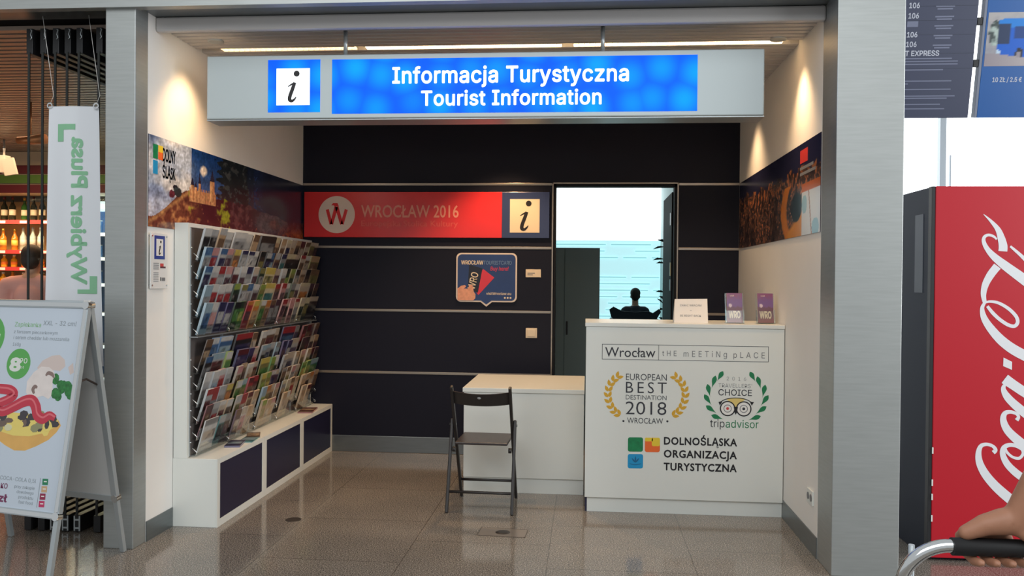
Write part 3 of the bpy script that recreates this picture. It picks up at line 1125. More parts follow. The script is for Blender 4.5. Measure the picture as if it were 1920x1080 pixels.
def rsq(px0, py0, px1, py1, m, mb, y0=-0.0009, r=4.0):
    pts = []
    for cx_, cy_, a0 in ((px1 - r, py0 + r, 0), (px0 + r, py0 + r, 90), (px0 + r, py1 - r, 180), (px1 - r, py1 - r, 270)):
        for q in range(5):
            a = radians(a0 + q * 22.5)
            pts.append(cp(cx_ + r * cos(a), cy_ - r * sin(a)))
    mb.poly(pts, y0, 0, m)


mb = MB()
rsq(1180, 823.5, 1208.5, 851, M_LG, mb)
rsq(1212, 824, 1240.5, 851.5, M_LO, mb)
rsq(1225, 824, 1240.5, 840, M_LY, mb, -0.0012, 3)
rsq(1212, 824, 1227, 831, M_LY, mb, -0.0012, 2)
rsq(1180, 855.5, 1209, 883, M_LB, mb)
mb.build('logo_squares', bodyc)
mb = MB()
M_LB2 = mat('logo_dark_blue', rgb(24, 96, 140), 0.4)
for dx, dy in ((0, -7), (-7, -3), (7, -3)):
    mb.poly(leaf_pts(cp(1194.5, 872), cp(1194.5 + dx, 866 + dy), 0.005), -0.0013, 0, M_LB2)
mb.ribbon([cp(1184, 874), cp(1194, 876), cp(1205, 874)], [0.004] * 3, -0.0013, 0, M_LB2)
mb.build('logo_sprout', bodyc)
ctext('DOLNOŚLĄSKA', M_BLACKINK, 1248.5, 1384, 837.5, 824, bold=0.03, spacing=1.1, gill=True)
ctext('ORGANIZACJA', M_BLACKINK, 1248.5, 1384, 862, 848.5, bold=0.03, spacing=1.1, gill=True)
ctext('TURYSTYCZNA', M_BLACKINK, 1248.5, 1384, 886.5, 873, bold=0.03, spacing=1.1, gill=True)

# tent card on the counter
t = thing('tent_card', 'white folded card with two lines of small print standing on the counter', 'notice', (0.712, 5.90, 1.270))
M_CARD = mat('white_card', rgb(240, 232, 222), 0.55)
mb = MB()
mb.poly([(-0.114, 0.0), (0.114, 0.0), (0.113, 0.164), (-0.107, 0.160)], 0.0, 0.002, M_CARD, lambda x, y, z: (x, y + z * 0.28, z))
mb.poly([(-0.114, 0.0), (0.114, 0.0), (0.113, 0.164), (-0.107, 0.160)], 0.0, 0.002, M_CARD, lambda x, y, z: (x, 0.0935 + y - z * 0.28, z))
mb.build('folded_sheet', t)
ftc = lambda x, y, z: (x, y + z * 0.28, z)
text('lettering', 'ZARAZ WRACAM', M_GREYINK, t, -0.072, 0.072, 0.112, 0.013, -0.0009, frame=ftc)
text('lettering', '-', M_GREYINK, t, -0.006, 0.006, 0.078, 0.012, -0.0009, frame=ftc)
text('lettering', 'BE RIGHT BACK', M_GREYINK, t, -0.072, 0.068, 0.042, 0.013, -0.0009, frame=ftc)


def wro_print(u, v):
    n = fbm(u * 6, v * 9, 3, 3.0)
    c = mixc((120, 84, 98), (112, 80, 130), sstep(0.3, 0.6, v))
    c = mixc(c, (130, 72, 108), sstep(0.7, 1.0, v + 0.2 * n))
    c = mixc(c, (170, 96, 80), sstep(0.25, 0.05, v) * 0.6)
    if 0.34 < v < 0.52 + 0.1 * n:
        c = mixc(c, (104, 72, 78), 0.7)
    if hypot((u - 0.22) / 0.12, (v - 0.58) / 0.06) < 1:
        c = (200, 180, 190)
    return c


for i, (x, lab1, lab2) in enumerate(((1.008, 'clear acrylic leaflet stand on the counter next to the white tent card', 'purple city guide leaflet in the acrylic stand next to the tent card'),
                                     (1.214, 'clear acrylic leaflet stand on the counter end against the cream wall', 'purple city guide leaflet in the acrylic stand against the cream wall'))):
    m0 = Matrix.Translation((x, 5.90, 1.270))
    t = thing('leaflet_stand', lab1, 'leaflet holder', group='acrylic leaflet stands on the counter', mtx=m0)
    tl = Matrix.Rotation(-radians(14), 4, 'X')
    mb = MB()
    mb.box((-0.062, 0.0, 0.006), (0.062, 0.003, 0.09), M_ACRYL, mtx=tl)
    mb.box((-0.062, 0.022, 0.002), (0.062, 0.025, 0.215), M_ACRYL, mtx=tl)
    mb.box((-0.062, 0.0, 0.004), (-0.059, 0.025, 0.10), M_ACRYL, mtx=tl)
    mb.box((0.059, 0.0, 0.004), (0.062, 0.025, 0.10), M_ACRYL, mtx=tl)
    mb.box((-0.062, 0.0, 0.003), (0.062, 0.025, 0.006), M_ACRYL, mtx=tl)
    mb.build('pocket', t)
    mb = MB().box((-0.062, 0.0, 0.0), (0.062, 0.085, 0.003), M_ACRYL)
    mb.build('foot', t)
    l0 = m0 @ tl @ Matrix.Translation((0, 0.005, 0.008))
    t2 = thing('city_guide_leaflet', lab2, 'leaflet', group='city guide leaflets on the counter', mtx=l0)
    MB().box((-0.052, 0.001, 0), (0.052, 0.015, 0.205 + 0.0 * i), mat('leaflet_paper', rgb(206, 190, 170), 0.5)).build('pages', t2)
    print_grid('cover', t2, lambda u, v: (-0.052 + 0.104 * u, 0.0005, 0.205 * v), 20, 40, wro_print, M_LEAF)
    text('lettering', 'WRO', M_CREAM, t2, -0.040, 0.036, 0.032, 0.046, -0.001, bold=0.035)
    text('lettering', 'visit', M_CREAM, t2, -0.03, -0.002, 0.182, 0.010, 0.0)

# desk
dk = thing('low_desk', 'low white desk joined to the end of the tall counter', 'desk', (0, 6.155, 0))
MB().box((-0.892, 0.0, 0.733), (-0.008, 0.915, 0.764), M_WHITE, 0.002).build('desktop', dk)
MB().box((-0.884, 0.012, 0.112), (-0.010, 0.034, 0.732), M_WHITE, 0.001).build('front_panel', dk)
MB().box((-0.884, 0.035, 0.112), (-0.862, 0.90, 0.732), M_WHITE, 0.001).build('side_panel', dk)
MB().box((-0.884, 0.030, 0.0), (-0.010, 0.90, 0.110), M_WHITE).build('plinth', dk)

# ------------------------------------------------------------------ folding chair
ch = thing('folding_chair', 'black wooden folding chair standing with its back to the room before the desk', 'chair', (-0.694, 5.59, 0), radians(-1.5))
M_CHAIR = mat('black_stained_beech', rgb(40, 37, 37), 0.42, noise_amt=0.15, noise_scale=14, stretch=(1, 1, 0.15))
M_SEATB = mat('dark_brown_seat', rgb(52, 44, 42), 0.38, noise_amt=0.15, noise_scale=10, stretch=(8, 1, 1))


def leg(name, a, b, w, d, par):
    """slightly tapered flat bar from a to b"""
    a, b = Vector(a), Vector(b)
    z = (b - a).normalized()
    x = Vector((1, 0, 0))
    y = z.cross(x).normalized()
    mb = MB()
    m0 = Matrix(((x.x, y.x, z.x, a.x), (x.y, y.y, z.y, a.y), (x.z, y.z, z.z, a.z), (0, 0, 0, 1)))
    mb.box((-w / 2, -d / 2, 0), (w / 2, d / 2, (b - a).length), M_CHAIR, min(w, d) * 0.3, mtx=m0)
    return mb.build(name, par)


for s in (-1, 1):
    # long post: from the far foot up to the top of the backrest
    leg('back_post', (s * 0.196, 0.462, 0.0), (s * 0.196, 0.02, 0.84), 0.020, 0.034, ch)
    # short leg: from the near foot up to the pivot on the long post
    leg('leg', (s * 0.218, 0.0, 0.0), (s * 0.216, 0.175, 0.60), 0.020, 0.034, ch)
    MB().cyl((s * 0.185, 0.165, 0.565), (s * 0.232, 0.165, 0.565), 0.008, M_STEELD, 10).build('pivot_bolt', ch)
    MB().cyl((s * 0.18, 0.11, 0.405), (s * 0.2, 0.11, 0.405), 0.018, M_CHAIR, 12).build('seat_hinge', ch)
mb = MB()
nseg = 12
ptsb = []
for q in range(nseg + 1):
    u = q / nseg * 2 - 1
    ptsb.append((u * 0.19, 0.036 - 0.028 * (1 - u * u), u))
for q in range(nseg):
    for (y0_, zz) in ((0, 0),):
        pass
verts = []
for (x, yv, u) in ptsb:
    top = 0.805 - 0.014 * (1 - u * u)
    bot = 0.718 + 0.0 * u - 0.012 * (1 - u * u)
    verts.append([(x, yv - 0.0 + 0.05, bot), (x, yv + 0.016 + 0.05, bot), (x, yv + 0.016 + 0.004, top), (x, yv + 0.004, top)])
bmv = [[mb.bm.verts.new(p) for p in row] for row in verts]
ii = mb.mi(M_CHAIR)
for q in range(nseg):
    for e in range(4):
        f = mb.bm.faces.new((bmv[q][e], bmv[q][(e + 1) % 4], bmv[q + 1][(e + 1) % 4], bmv[q + 1][e]))
        f.material_index = ii
mb.bm.faces.new(bmv[0]); mb.bm.faces.new(bmv[-1][::-1])
back = mb.build('backrest', ch)
mb = MB()
mb.ellipsoid((-0.01, 0.028, 0.766), (0.014, 0.006, 0.010), mat('pale_hole_light', rgb(150, 150, 150), 0.4), 12)
mb.build('finger_hole', back)
mb = MB()
mb.box((-0.178, 0.06, 0.445), (0.178, 0.44, 0.463), M_SEATB, 0.006)
mb.build('seat', ch)
MB().cyl((-0.205, 0.035, 0.135), (0.205, 0.035, 0.135), 0.0095, M_CHAIR, 10).build('stretcher', ch)
MB().cyl((-0.185, 0.39, 0.137), (0.185, 0.39, 0.137), 0.0095, M_CHAIR, 10).build('stretcher', ch)

# ------------------------------------------------------------------ low cabinets under the rack
KX = -2.2643
for i, (y0, y1, lab) in enumerate(((5.092, 5.868, 'low white cabinet with navy door, the one at the entrance end'), (5.870, 6.668, 'low white cabinet with navy door, middle of the three'),
                                   (6.670, 7.486, 'low white cabinet with navy door, the one against the navy wall'))):
    t = thing('low_cabinet', lab, 'cabinet', (XL, y0, 0), group='low cabinets below the brochure rack')
    D, L = KX - XL, y1 - y0
    MB().box((0.002, 0.0, 0.0), (D - 0.004, L, 0.424), M_WHITE, 0.0015).build('body', t)
    MB().box((D - 0.008, 0.042, 0.045), (D - 0.002, L - 0.042, 0.390), M_DOORNAVY, 0.001).build('door', t)
    mb = MB()
    for a, b in (((0, 0), (L, 0.043)), ((0, 0.392), (L, 0.424)), ((0, 0.043), (0.040, 0.392)), ((L - 0.040, 0.043), (L, 0.392))):
        mb.box((D - 0.006, a[0], a[1]), (D, b[0], b[1]), M_WHITE)
    mb.build('front_frame', t)

# ------------------------------------------------------------------ brochure rack
RX = -2.462
rk = thing('brochure_rack', 'tall white wall rack with rows of clear pockets standing on low cabinets', 'rack', (0, 0, 0))
mb = MB()
mb.box((XL + 0.006, 5.094, 0.425), (RX, 5.118, 1.888), M_WHITE)
mb.box((XL + 0.006, 7.460, 0.425), (RX, 7.484, 1.888), M_WHITE)
mb.box((XL + 0.006, 5.118, 1.862), (RX, 7.460, 1.888), M_WHITE)
mb.box((XL + 0.006, 5.118, 0.425), (RX - 0.03, 7.460, 1.862), M_WHITE)
mb.build('white_panel', rk)
MB().box((RX - 0.03, 5.119, 0.427), (RX - 0.012, 7.459, 1.861), mat('grey_slotted_backing', rgb(104, 97, 94), 0.4, noise_amt=0.1, noise_scale=4)).build('backing', rk)
BAY = [5.125, 5.60, 6.06, 6.50, 6.95, 7.455]
UP = [1.865, 1.748, 1.630, 1.512, 1.392]
LO = [1.162, 1.057, 0.951, 0.846, 0.744, 0.647]
TH = radians(16)
LH = 0.212
ROWX = -2.452
M_TIER = mat('grey_shelf_strip', rgb(150, 156, 160), 0.3, 0.5)
MB().box((RX - 0.012, 5.119, 1.1725), (RX + 0.055, 7.459, 1.179), M_TIER).build('tier_strip', rk)
for yb in BAY:
    mb = MB()
    mb.box((RX - 0.012, yb - 0.006, 0.43), (RX + 0.004, yb + 0.006, 1.86), M_ALU, 0.001)
    for tier in (UP, LO):
        for z in tier:
            mb.cyl((RX, yb, z - 0.13), (RX + 0.012, yb, z - 0.13), 0.005, M_CHROME, 8)
    mb.build('slotted_post', rk)
for tier in (UP, LO):
    for z in tier:
        zb = z - LH * cos(TH)
        for bi in range(5):
            y0, y1 = BAY[bi] + 0.012, BAY[bi + 1] - 0.012
            mt = Matrix.Translation((ROWX, 0, zb - 0.004)) @ Matrix.Rotation(TH, 4, 'Y')
            mb = MB()
            mb.box((-0.004, y0, -0.003), (0.028, y1, 0.0), M_ACRYL, mtx=mt)
            mb.box((0.026, y0, -0.003), (0.028, y1, 0.075), M_ACRYL, mtx=mt)
            mb.build('pocket', rk)
        mt = Matrix.Translation((ROWX, 0, zb - 0.004)) @ Matrix.Rotation(TH, 4, 'Y')
        for yb in BAY:
            mb = MB()
            mb.tube([mt @ Vector((-0.002, yb, 0.045)), mt @ Vector((0.032, yb, 0.028)), mt @ Vector((0.034, yb, 0.012))], 0.0032, M_CHROME, 6)
            mb.build('bracket', rk)

# leaflets: palette name -> (body, band, picture)
CN = {
    'white': (222, 222, 220), 'grey': (150, 152, 156), 'silver': (186, 190, 194), 'black': (34, 32, 36), 'navy': (46, 44, 92), 'purple': (72, 56, 110),
    'blue': (60, 108, 168), 'pale blue': (150, 186, 208), 'teal': (52, 128, 132), 'green': (72, 140, 58), 'dark green': (40, 62, 44), 'lime': (150, 178, 64),
    'yellow': (222, 196, 76), 'cream': (226, 212, 168), 'olive': (142, 134, 66), 'orange': (224, 128, 48), 'red': (190, 40, 46), 'dark red': (110, 36, 42),
    'pink': (220, 150, 150), 'brown': (128, 92, 66), 'dark brown': (70, 52, 46), 'tan': (206, 166, 122), 'beige': (208, 190, 168), 'plum': (92, 56, 72)}


def leaflet_mesh(wd, ht, th, body, band, pic, seed, frac):
    """printed folded leaflet: cover grid with band, picture and text block, plus page block"""
    r = random.Random(seed)
    nx, ny = 8, 18
    verts, cols, faces = [], [], []
    B, H_, P_ = CN[body], CN[band], CN[pic]
    p0, p1 = 0.20 + r.random() * 0.15, 0.60 + r.random() * 0.15
    for j in range(ny + 1):
        for i in range(nx + 1):
            u, v = i / nx, j / ny
            verts.append((th / 2, -wd / 2 + wd * u, ht * v))
            c = B
            nn = fbm(u * 4 + seed, v * 6, 2, seed * 1.7)
            if v > 1 - frac:
                c = mixc(H_, B, 0.25 if nn > 0.25 else 0)
            elif p0 < v < p1 and 0.08 < u < 0.92:
                c = mixc(P_, (30, 30, 34), sstep(0.05, 0.5, nn) * 0.7)
                c = mixc(c, (235, 230, 220), sstep(-0.15, -0.5, nn) * 0.6)
            elif v < p0 - 0.05 and j % 3 == 0 and 0.1 < u < 0.8:
                c = mixc(B, (40, 40, 44) if sum(B) > 330 else (220, 220, 220), 0.5)
            g_ = 0.3 * c[0] + 0.5 * c[1] + 0.2 * c[2]
            c = tuple((k * 0.78 + g_ * 0.22) * 0.80 * (1 + 0.12 * nn) for k in c)
            cols.extend((lin(max(0, min(255, c[0]))), lin(max(0, min(255, c[1]))), lin(max(0, min(255, c[2]))), 1))
    for j in range(ny):
        for i in range(nx):
            a = j * (nx + 1) + i
            faces.append((a, a + 1, a + nx + 2, a + nx + 1))
    base = len(verts)
    pc = mixc(B, (190, 190, 188), 0.45)
    for (x, y, z) in ((th / 2 - 0.0004, -wd / 2, 0), (th / 2 - 0.0004, wd / 2, 0), (th / 2 - 0.0004, wd / 2, ht), (th / 2 - 0.0004, -wd / 2, ht),
                      (-th / 2, -wd / 2, 0), (-th / 2, wd / 2, 0), (-th / 2, wd / 2, ht), (-th / 2, -wd / 2, ht)):
        verts.append((x, y, z))
        cols.extend((lin(pc[0]), lin(pc[1]), lin(pc[2]), 1))
    for q in ((3, 2, 1, 0), (4, 5, 6, 7), (0, 1, 5, 4), (1, 2, 6, 5), (2, 3, 7, 6), (3, 0, 4, 7)):
        faces.append(tuple(base + k for k in q))
    me = bpy.data.meshes.new('leaflet')
    me.from_pydata(verts, [], faces)
    me.color_attributes.new('Col', 'FLOAT_COLOR', 'POINT').data.foreach_set('color', cols)
    me.materials.append(M_LEAF)
    return me


# each row: five bays, each a list of (body, band, picture[, width in slots])
UPROWS = [
    [[('silver', 'white', 'black'), ('grey', 'silver', 'black'), ('tan', 'silver', 'brown'), ('grey', 'white', 'silver')], [('silver', 'white', 'grey', 2), ('grey', 'white', 'silver'), ('tan', 'brown', 'tan')],
     [('black', 'dark brown', 'grey', 3), ('tan', 'cream', 'brown')], [('beige', 'tan', 'brown'), ('beige', 'cream', 'navy'), ('beige', 'beige', 'tan'), ('brown', 'tan', 'dark brown')], [('brown', 'dark red', 'beige'), ('beige', 'brown', 'dark red'), ('olive', 'beige', 'brown'), ('dark brown', 'beige', 'plum')]],
    [[('pale blue', 'blue', 'grey'), ('blue', 'pink', 'red'), ('silver', 'blue', 'navy'), ('grey', 'pink', 'plum')], [('brown', 'yellow', 'orange'), ('grey', 'navy', 'silver'), ('silver', 'navy', 'white'), ('grey', 'white', 'silver')],
     [('dark brown', 'black', 'olive'), ('black', 'silver', 'navy'), ('navy', 'blue', 'pale blue'), ('brown', 'silver', 'plum')], [('grey', 'navy', 'teal'), ('dark brown', 'cream', 'black', 2), ('dark brown', 'beige', 'black')], [('beige', 'red', 'brown'), ('brown', 'white', 'beige'), ('olive', 'tan', 'brown', 2)]],
    [[('pale blue', 'blue', 'navy'), ('silver', 'white', 'red'), ('grey', 'red', 'silver'), ('silver', 'pink', 'plum')], [('plum', 'white', 'dark red'), ('silver', 'white', 'plum'), ('grey', 'navy', 'silver'), ('silver', 'beige', 'plum')],
     [('dark green', 'olive', 'grey'), ('cream', 'yellow', 'olive', 2), ('plum', 'beige', 'brown')], [('silver', 'white', 'brown'), ('dark green', 'black', 'lime'), ('olive', 'lime', 'dark green'), ('grey', 'dark brown', 'beige')], [('brown', 'beige', 'tan'), ('dark brown', 'black', 'brown'), ('tan', 'brown', 'olive', 2)]],
    [[('pale blue', 'pale blue', 'grey'), ('silver', 'white', 'red'), ('silver', 'white', 'red'), ('grey', 'white', 'red')], [('dark green', 'lime', 'black'), ('grey', 'olive', 'silver'), ('silver', 'blue', 'grey'), ('grey', 'white', 'plum')],
     [('olive', 'lime', 'green'), ('cream', 'yellow', 'teal', 2), ('brown', 'red', 'plum')], [('pink', 'red', 'plum'), ('grey', 'white', 'dark green'), ('dark green', 'grey', 'olive'), ('beige', 'white', 'plum')], [('beige', 'cream', 'orange', 2), ('dark brown', 'plum', 'black'), ('brown', 'plum', 'dark brown')]],
    [[('pale blue', 'pale blue', 'blue'), ('silver', 'white', 'pink'), ('navy', 'navy', 'silver'), ('purple', 'navy', 'silver')], [('dark green', 'black', 'green'), ('green', 'dark green', 'lime'), ('red', 'orange', 'plum'), ('orange', 'yellow', 'tan')],
     [('olive', 'white', 'green'), ('tan', 'orange', 'brown'), ('plum', 'brown', 'grey'), ('dark brown', 'plum', 'grey')], [('pink', 'red', 'plum'), ('beige', 'pink', 'black'), ('pink', 'pink', 'plum'), ('beige', 'red', 'grey')], [('cream', 'beige', 'dark green'), ('dark green', 'cream', 'olive'), ('dark brown', 'beige', 'black', 2)]],
]
LOROWS = [
    [[('dark brown', 'brown', 'tan'), ('blue', 'white', 'blue'), ('blue', 'white', 'pale blue', 2)], [('black', 'red', 'navy', 3), ('tan', 'brown', 'beige')],
     [('beige', 'white', 'brown'), ('brown', 'white', 'dark red', 2), ('grey', 'beige', 'brown')], [('navy', 'red', 'blue', 3), ('plum', 'grey', 'navy')], [('dark red', 'dark brown', 'red'), ('dark brown', 'dark red', 'brown'), ('plum', 'brown', 'dark red'), ('dark brown', 'brown', 'plum')]],
    [[('black', 'blue', 'grey'), ('silver', 'pale blue', 'dark red', 2), ('lime', 'white', 'green')], [('navy', 'dark red', 'purple', 2), ('navy', 'purple', 'black'), ('pink', 'beige', 'red')],
     [('grey', 'pale blue', 'black'), ('grey', 'pale blue', 'navy'), ('grey', 'silver', 'black'), ('pale blue', 'grey', 'navy')], [('purple', 'navy', 'plum'), ('navy', 'purple', 'silver'), ('silver', 'beige', 'purple', 2)], [('dark brown', 'plum', 'black'), ('plum', 'dark brown', 'dark red'), ('dark brown', 'beige', 'plum'), ('brown', 'tan', 'plum')]],
    [[('white', 'white', 'silver'), ('silver', 'white', 'pale blue'), ('pink', 'white', 'red'), ('silver', 'white', 'grey')], [('beige', 'pink', 'brown'), ('brown', 'tan', 'dark brown'), ('beige', 'white', 'tan'), ('dark red', 'beige', 'brown')],
     [('olive', 'yellow', 'green', 2), ('green', 'lime', 'olive'), ('silver', 'white', 'dark green')], [('grey', 'beige', 'silver'), ('grey', 'beige', 'navy', 2), ('beige', 'tan', 'grey')], [('tan', 'pink', 'brown'), ('beige', 'tan', 'olive'), ('plum', 'dark red', 'black'), ('dark brown', 'plum', 'brown')]],
    [[('silver', 'red', 'dark red'), ('red', 'red', 'grey'), ('silver', 'silver', 'grey'), ('brown', 'yellow', 'orange')], [('olive', 'white', 'green'), ('green', 'pale blue', 'olive'), ('red', 'dark red', 'brown'), ('dark red', 'red', 'brown')],
     [('olive', 'yellow', 'lime'), ('olive', 'lime', 'yellow'), ('plum', 'white', 'navy'), ('purple', 'beige', 'plum')], [('brown', 'grey', 'dark brown'), ('beige', 'brown', 'olive'), ('beige', 'pink', 'grey'), ('grey', 'beige', 'tan')], [('green', 'lime', 'yellow'), ('lime', 'green', 'olive'), ('teal', 'pale blue', 'green', 2)]],
    [[('dark red', 'plum', 'brown'), ('grey', 'silver', 'red'), ('beige', 'white', 'dark red'), ('tan', 'white', 'dark brown')], [('beige', 'silver', 'olive'), ('red', 'red', 'beige'), ('tan', 'dark red', 'brown'), ('tan', 'tan', 'beige')],
     [('pale blue', 'pale blue', 'lime'), ('tan', 'orange', 'olive'), ('tan', 'beige', 'brown'), ('beige', 'pink', 'tan')], [('grey', 'cream', 'tan'), ('cream', 'beige', 'olive'), ('tan', 'brown', 'red'), ('beige', 'tan', 'cream')], [('tan', 'beige', 'brown'), ('beige', 'tan', 'dark brown'), ('tan', 'orange', 'beige'), ('dark brown', 'tan', 'brown')]],  # tan in these bays stands for the cabinet top mirrored in acrylic
    [[('white', 'grey', 'beige', 2), ('teal', 'silver', 'black'), ('dark brown', 'grey', 'plum')], [('plum', 'brown', 'beige'), ('white', 'beige', 'pink'), ('tan', 'tan', 'beige')],
     [('tan', 'lime', 'olive'), ('tan', 'tan', 'beige'), ('beige', 'pink', 'tan')], [('tan', 'tan', 'beige'), ('cream', 'white', 'beige')], [('tan', 'beige', 'tan'), ('tan', 'dark red', 'beige')]],  # tan leaflets paint the lit cabinet top's reflection in empty pockets
]
ORD = ['first', 'second', 'third', 'fourth', 'fifth', 'sixth']
nleaf = 0
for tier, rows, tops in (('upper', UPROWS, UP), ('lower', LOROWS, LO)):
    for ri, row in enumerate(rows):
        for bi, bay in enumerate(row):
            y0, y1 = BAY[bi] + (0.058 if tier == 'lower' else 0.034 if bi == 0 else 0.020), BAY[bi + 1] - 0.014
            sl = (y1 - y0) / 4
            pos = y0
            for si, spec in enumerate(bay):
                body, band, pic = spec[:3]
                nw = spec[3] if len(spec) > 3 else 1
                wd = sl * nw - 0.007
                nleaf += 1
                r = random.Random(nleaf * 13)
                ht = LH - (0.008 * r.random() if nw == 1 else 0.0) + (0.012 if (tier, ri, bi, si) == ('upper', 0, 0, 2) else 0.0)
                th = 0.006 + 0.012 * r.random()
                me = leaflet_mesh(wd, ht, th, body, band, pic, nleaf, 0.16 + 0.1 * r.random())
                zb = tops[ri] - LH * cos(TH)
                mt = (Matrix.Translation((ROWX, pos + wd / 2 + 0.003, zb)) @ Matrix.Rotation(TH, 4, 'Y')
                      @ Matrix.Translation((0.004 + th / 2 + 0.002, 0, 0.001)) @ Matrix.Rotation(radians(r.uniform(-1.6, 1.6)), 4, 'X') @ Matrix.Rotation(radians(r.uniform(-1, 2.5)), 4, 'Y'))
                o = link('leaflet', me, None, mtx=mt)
                bnd = 'plain ' + body if body == band else '%s %s-topped' % (body, band)
                wide = 'wide ' if nw > 1 else ''
                NUM = ('one', 'two', 'three', 'four', 'five', 'six')
                tag(o, '%s%s leaflet, %s tier row %s, bay %s from entrance, slot %s' % (wide, bnd, tier, NUM[ri], NUM[bi], NUM[si]),
                    'leaflet', 'leaflets in the wall rack')
                pos += sl * nw
# loose leaflets lying on the cabinets
for (x, y, z, rz, w_, l_, th, cc, lab) in ((-2.35, 5.56, 0.4245, 12, 0.10, 0.21, 0.012, ('navy', 'navy', 'pale blue'), 'navy leaflet lying on the cabinet top nearest the entrance'),
                                           (-2.325, 5.735, 0.4245, 6, 0.10, 0.20, 0.006, ('teal', 'teal', 'pale blue'), 'teal leaflet lying on the cabinet top beside the navy one'),
                                           (-2.355, 5.89, 0.4245, 20, 0.09, 0.19, 0.008, ('brown', 'dark brown', 'tan'), 'brown leaflet lying on the cabinet tops behind the teal one'),
                                           (-2.345, 7.05, 0.4245, 8, 0.12, 0.26, 0.012, ('dark red', 'brown', 'tan'), 'dark red booklet lying on the cabinet against the navy wall')):
    me = leaflet_mesh(w_, l_, th, *cc, seed=int(y * 100), frac=0.2)
    mt = Matrix.Translation((x, y, z + th / 2)) @ Matrix.Rotation(radians(rz), 4, 'Z') @ Matrix.Rotation(pi / 2, 4, 'Z') @ Matrix.Rotation(-pi / 2, 4, 'Y') @ Matrix.Translation((0, 0, -l_ / 2))
    o = link('leaflet', me, None, mtx=mt)
    tag(o, lab.replace('nearest the entrance', 'by the entrance'), 'leaflet', 'loose leaflets on the low cabinets')

# floor hatch
t = thing('floor_hatch', 'square metal floor socket hatch in the tiles before the chair', 'hatch', (-0.497, 5.20, 0), radians(-3))
mb = MB().box((-0.145, -0.08, 0.0005), (0.145, 0.08, 0.002), mat('hatch_stone_inlay', rgb(128, 118, 108), 0.15))
mb.build('plate', t)
mb = MB()
for a, b in (((-0.148, -0.083), (0.148, -0.079)), ((-0.148, 0.079), (0.148, 0.083)), ((-0.148, -0.083), (-0.144, 0.083)), ((0.144, -0.083), (0.148, 0.083))):
    mb.box((a[0], a[1], 0.0005), (b[0], b[1], 0.0025), mat('hatch_frame_metal', rgb(96, 86, 78), 0.35, 0.5))
mb.build('frame', t)
mb = MB().lathe([(0.045, 0.0018), (0.045, 0.0028), (0.02, 0.0028)], mat('hatch_dark_metal', rgb(70, 64, 60), 0.4, 0.4), 20)
mb.build('finger_recess', t)
t = thing('floor_stain', 'small round dark stain on the tiles before the low cabinets', 'floor cover', (-1.86, 5.32, 0))
MB().lathe([(0.05, 0.0006), (0.05, 0.0018), (0.045, 0.002)], mat('hatch_dark_metal', rgb(70, 64, 60), 0.4, 0.4), 24).build('disc', t)  # thin dark disc stands for a stain on the tiles

# =================================================================== THE HALL ON EITHER SIDE
# shop next door: shell
M_SHOPWALL = mat('shop_wall_paint', rgb(186, 172, 156), 0.6)
struct(bx('wall_shop_rear', (-9.0, 11.0, 0), (-2.66, 11.1, 3.2), M_SHOPWALL))
struct(bx('wall_shop_side', (-9.1, 4.9, 0), (-9.0, 11.1, 3.2), M_SHOPWALL))
struct(bx('wall_shop_partition', (-2.70, 4.775, 0), (-2.66, 11.0, 3.2), mat('dark_partition', rgb(90, 92, 92), 0.5)))
mb = MB()
mb.box((-9.0, 4.88, 3.13), (-2.70, 11.0, 3.16), M_VOID)
y = 4.95
M_SLATW = mat('shop_slat_metal', rgb(168, 150, 138), 0.38, 0.5)
while y < 10.9:
    mb.box((-9.0, y, 3.05), (-2.70, y + 0.06, 3.075), M_SLATW)
    y += 0.09
struct(mb.build('ceiling_shop'))
# bulkhead with coloured bands over the shelves
t = thing('shelf_bulkhead', 'deep shop bulkhead with maroon and green bands above the bottle shelves', 'bulkhead', (-6.9, 9.75, 0))
M_MAROON = mat('maroon_band', rgb(104, 34, 44), 0.5)
M_GRNB = mat('green_band', rgb(96, 138, 60), 0.5)
M_CREAMW = mat('cream_board', rgb(214, 196, 168), 0.55)
MB().box((-2.0, 0.03, 2.548), (4.1, 0.4, 3.045), M_CREAMW).build('board', t)
MB().box((-2.0, 0.0, 2.78), (4.1, 0.03, 2.88), M_MAROON).build('maroon_band', t)
MB().box((-2.0, 0.0, 2.665), (4.1, 0.032, 2.765), M_GRNB).build('green_band', t)
MB().box((-2.0, -0.02, 2.548), (4.1, 0.03, 2.645), M_MAROON).build('maroon_band', t)

# bottle shelves
t = thing('bottle_shelf_unit', 'lit wooden shop shelving with red and white price rails full of bottles', 'shelving', (-7.65, 10.0, 0))
M_SHELFW = mat('shop_shelf_wood', rgb(206, 170, 120), 0.45)
MB().box((-1.4, 0.42, 0.0), (1.25, 0.46, 2.5), M_SHELFW).build('rear_panel', t)
MB().box((-1.4, 0.0, 0.0), (-1.36, 0.42, 2.5), M_SHELFW).build('side_panel', t)
MB().box((1.21, 0.0, 0.0), (1.25, 0.42, 2.5), M_SHELFW).build('side_panel', t)
M_RAIL = mat('red_price_rail', rgb(206, 66, 66), 0.4)
SHZ = [0.25, 0.75, 1.12, 1.435, 1.655, 1.865, 2.235]
for z in SHZ:
    sh = MB().box((-1.36, 0.0, z - 0.028), (1.21, 0.42, z), M_SHELFW).build('shelf', t)
    mb = MB().box((-1.36, -0.012, z - 0.045), (1.21, -0.001, z + 0.002), M_RAIL)
    for q in range(9):
        xq = -1.30 + q * 0.28
        mb.box((xq, -0.0135, z - 0.038), (xq + 0.09, -0.012, z - 0.006), M_PAPER)
    mb.build('price_rail', sh)
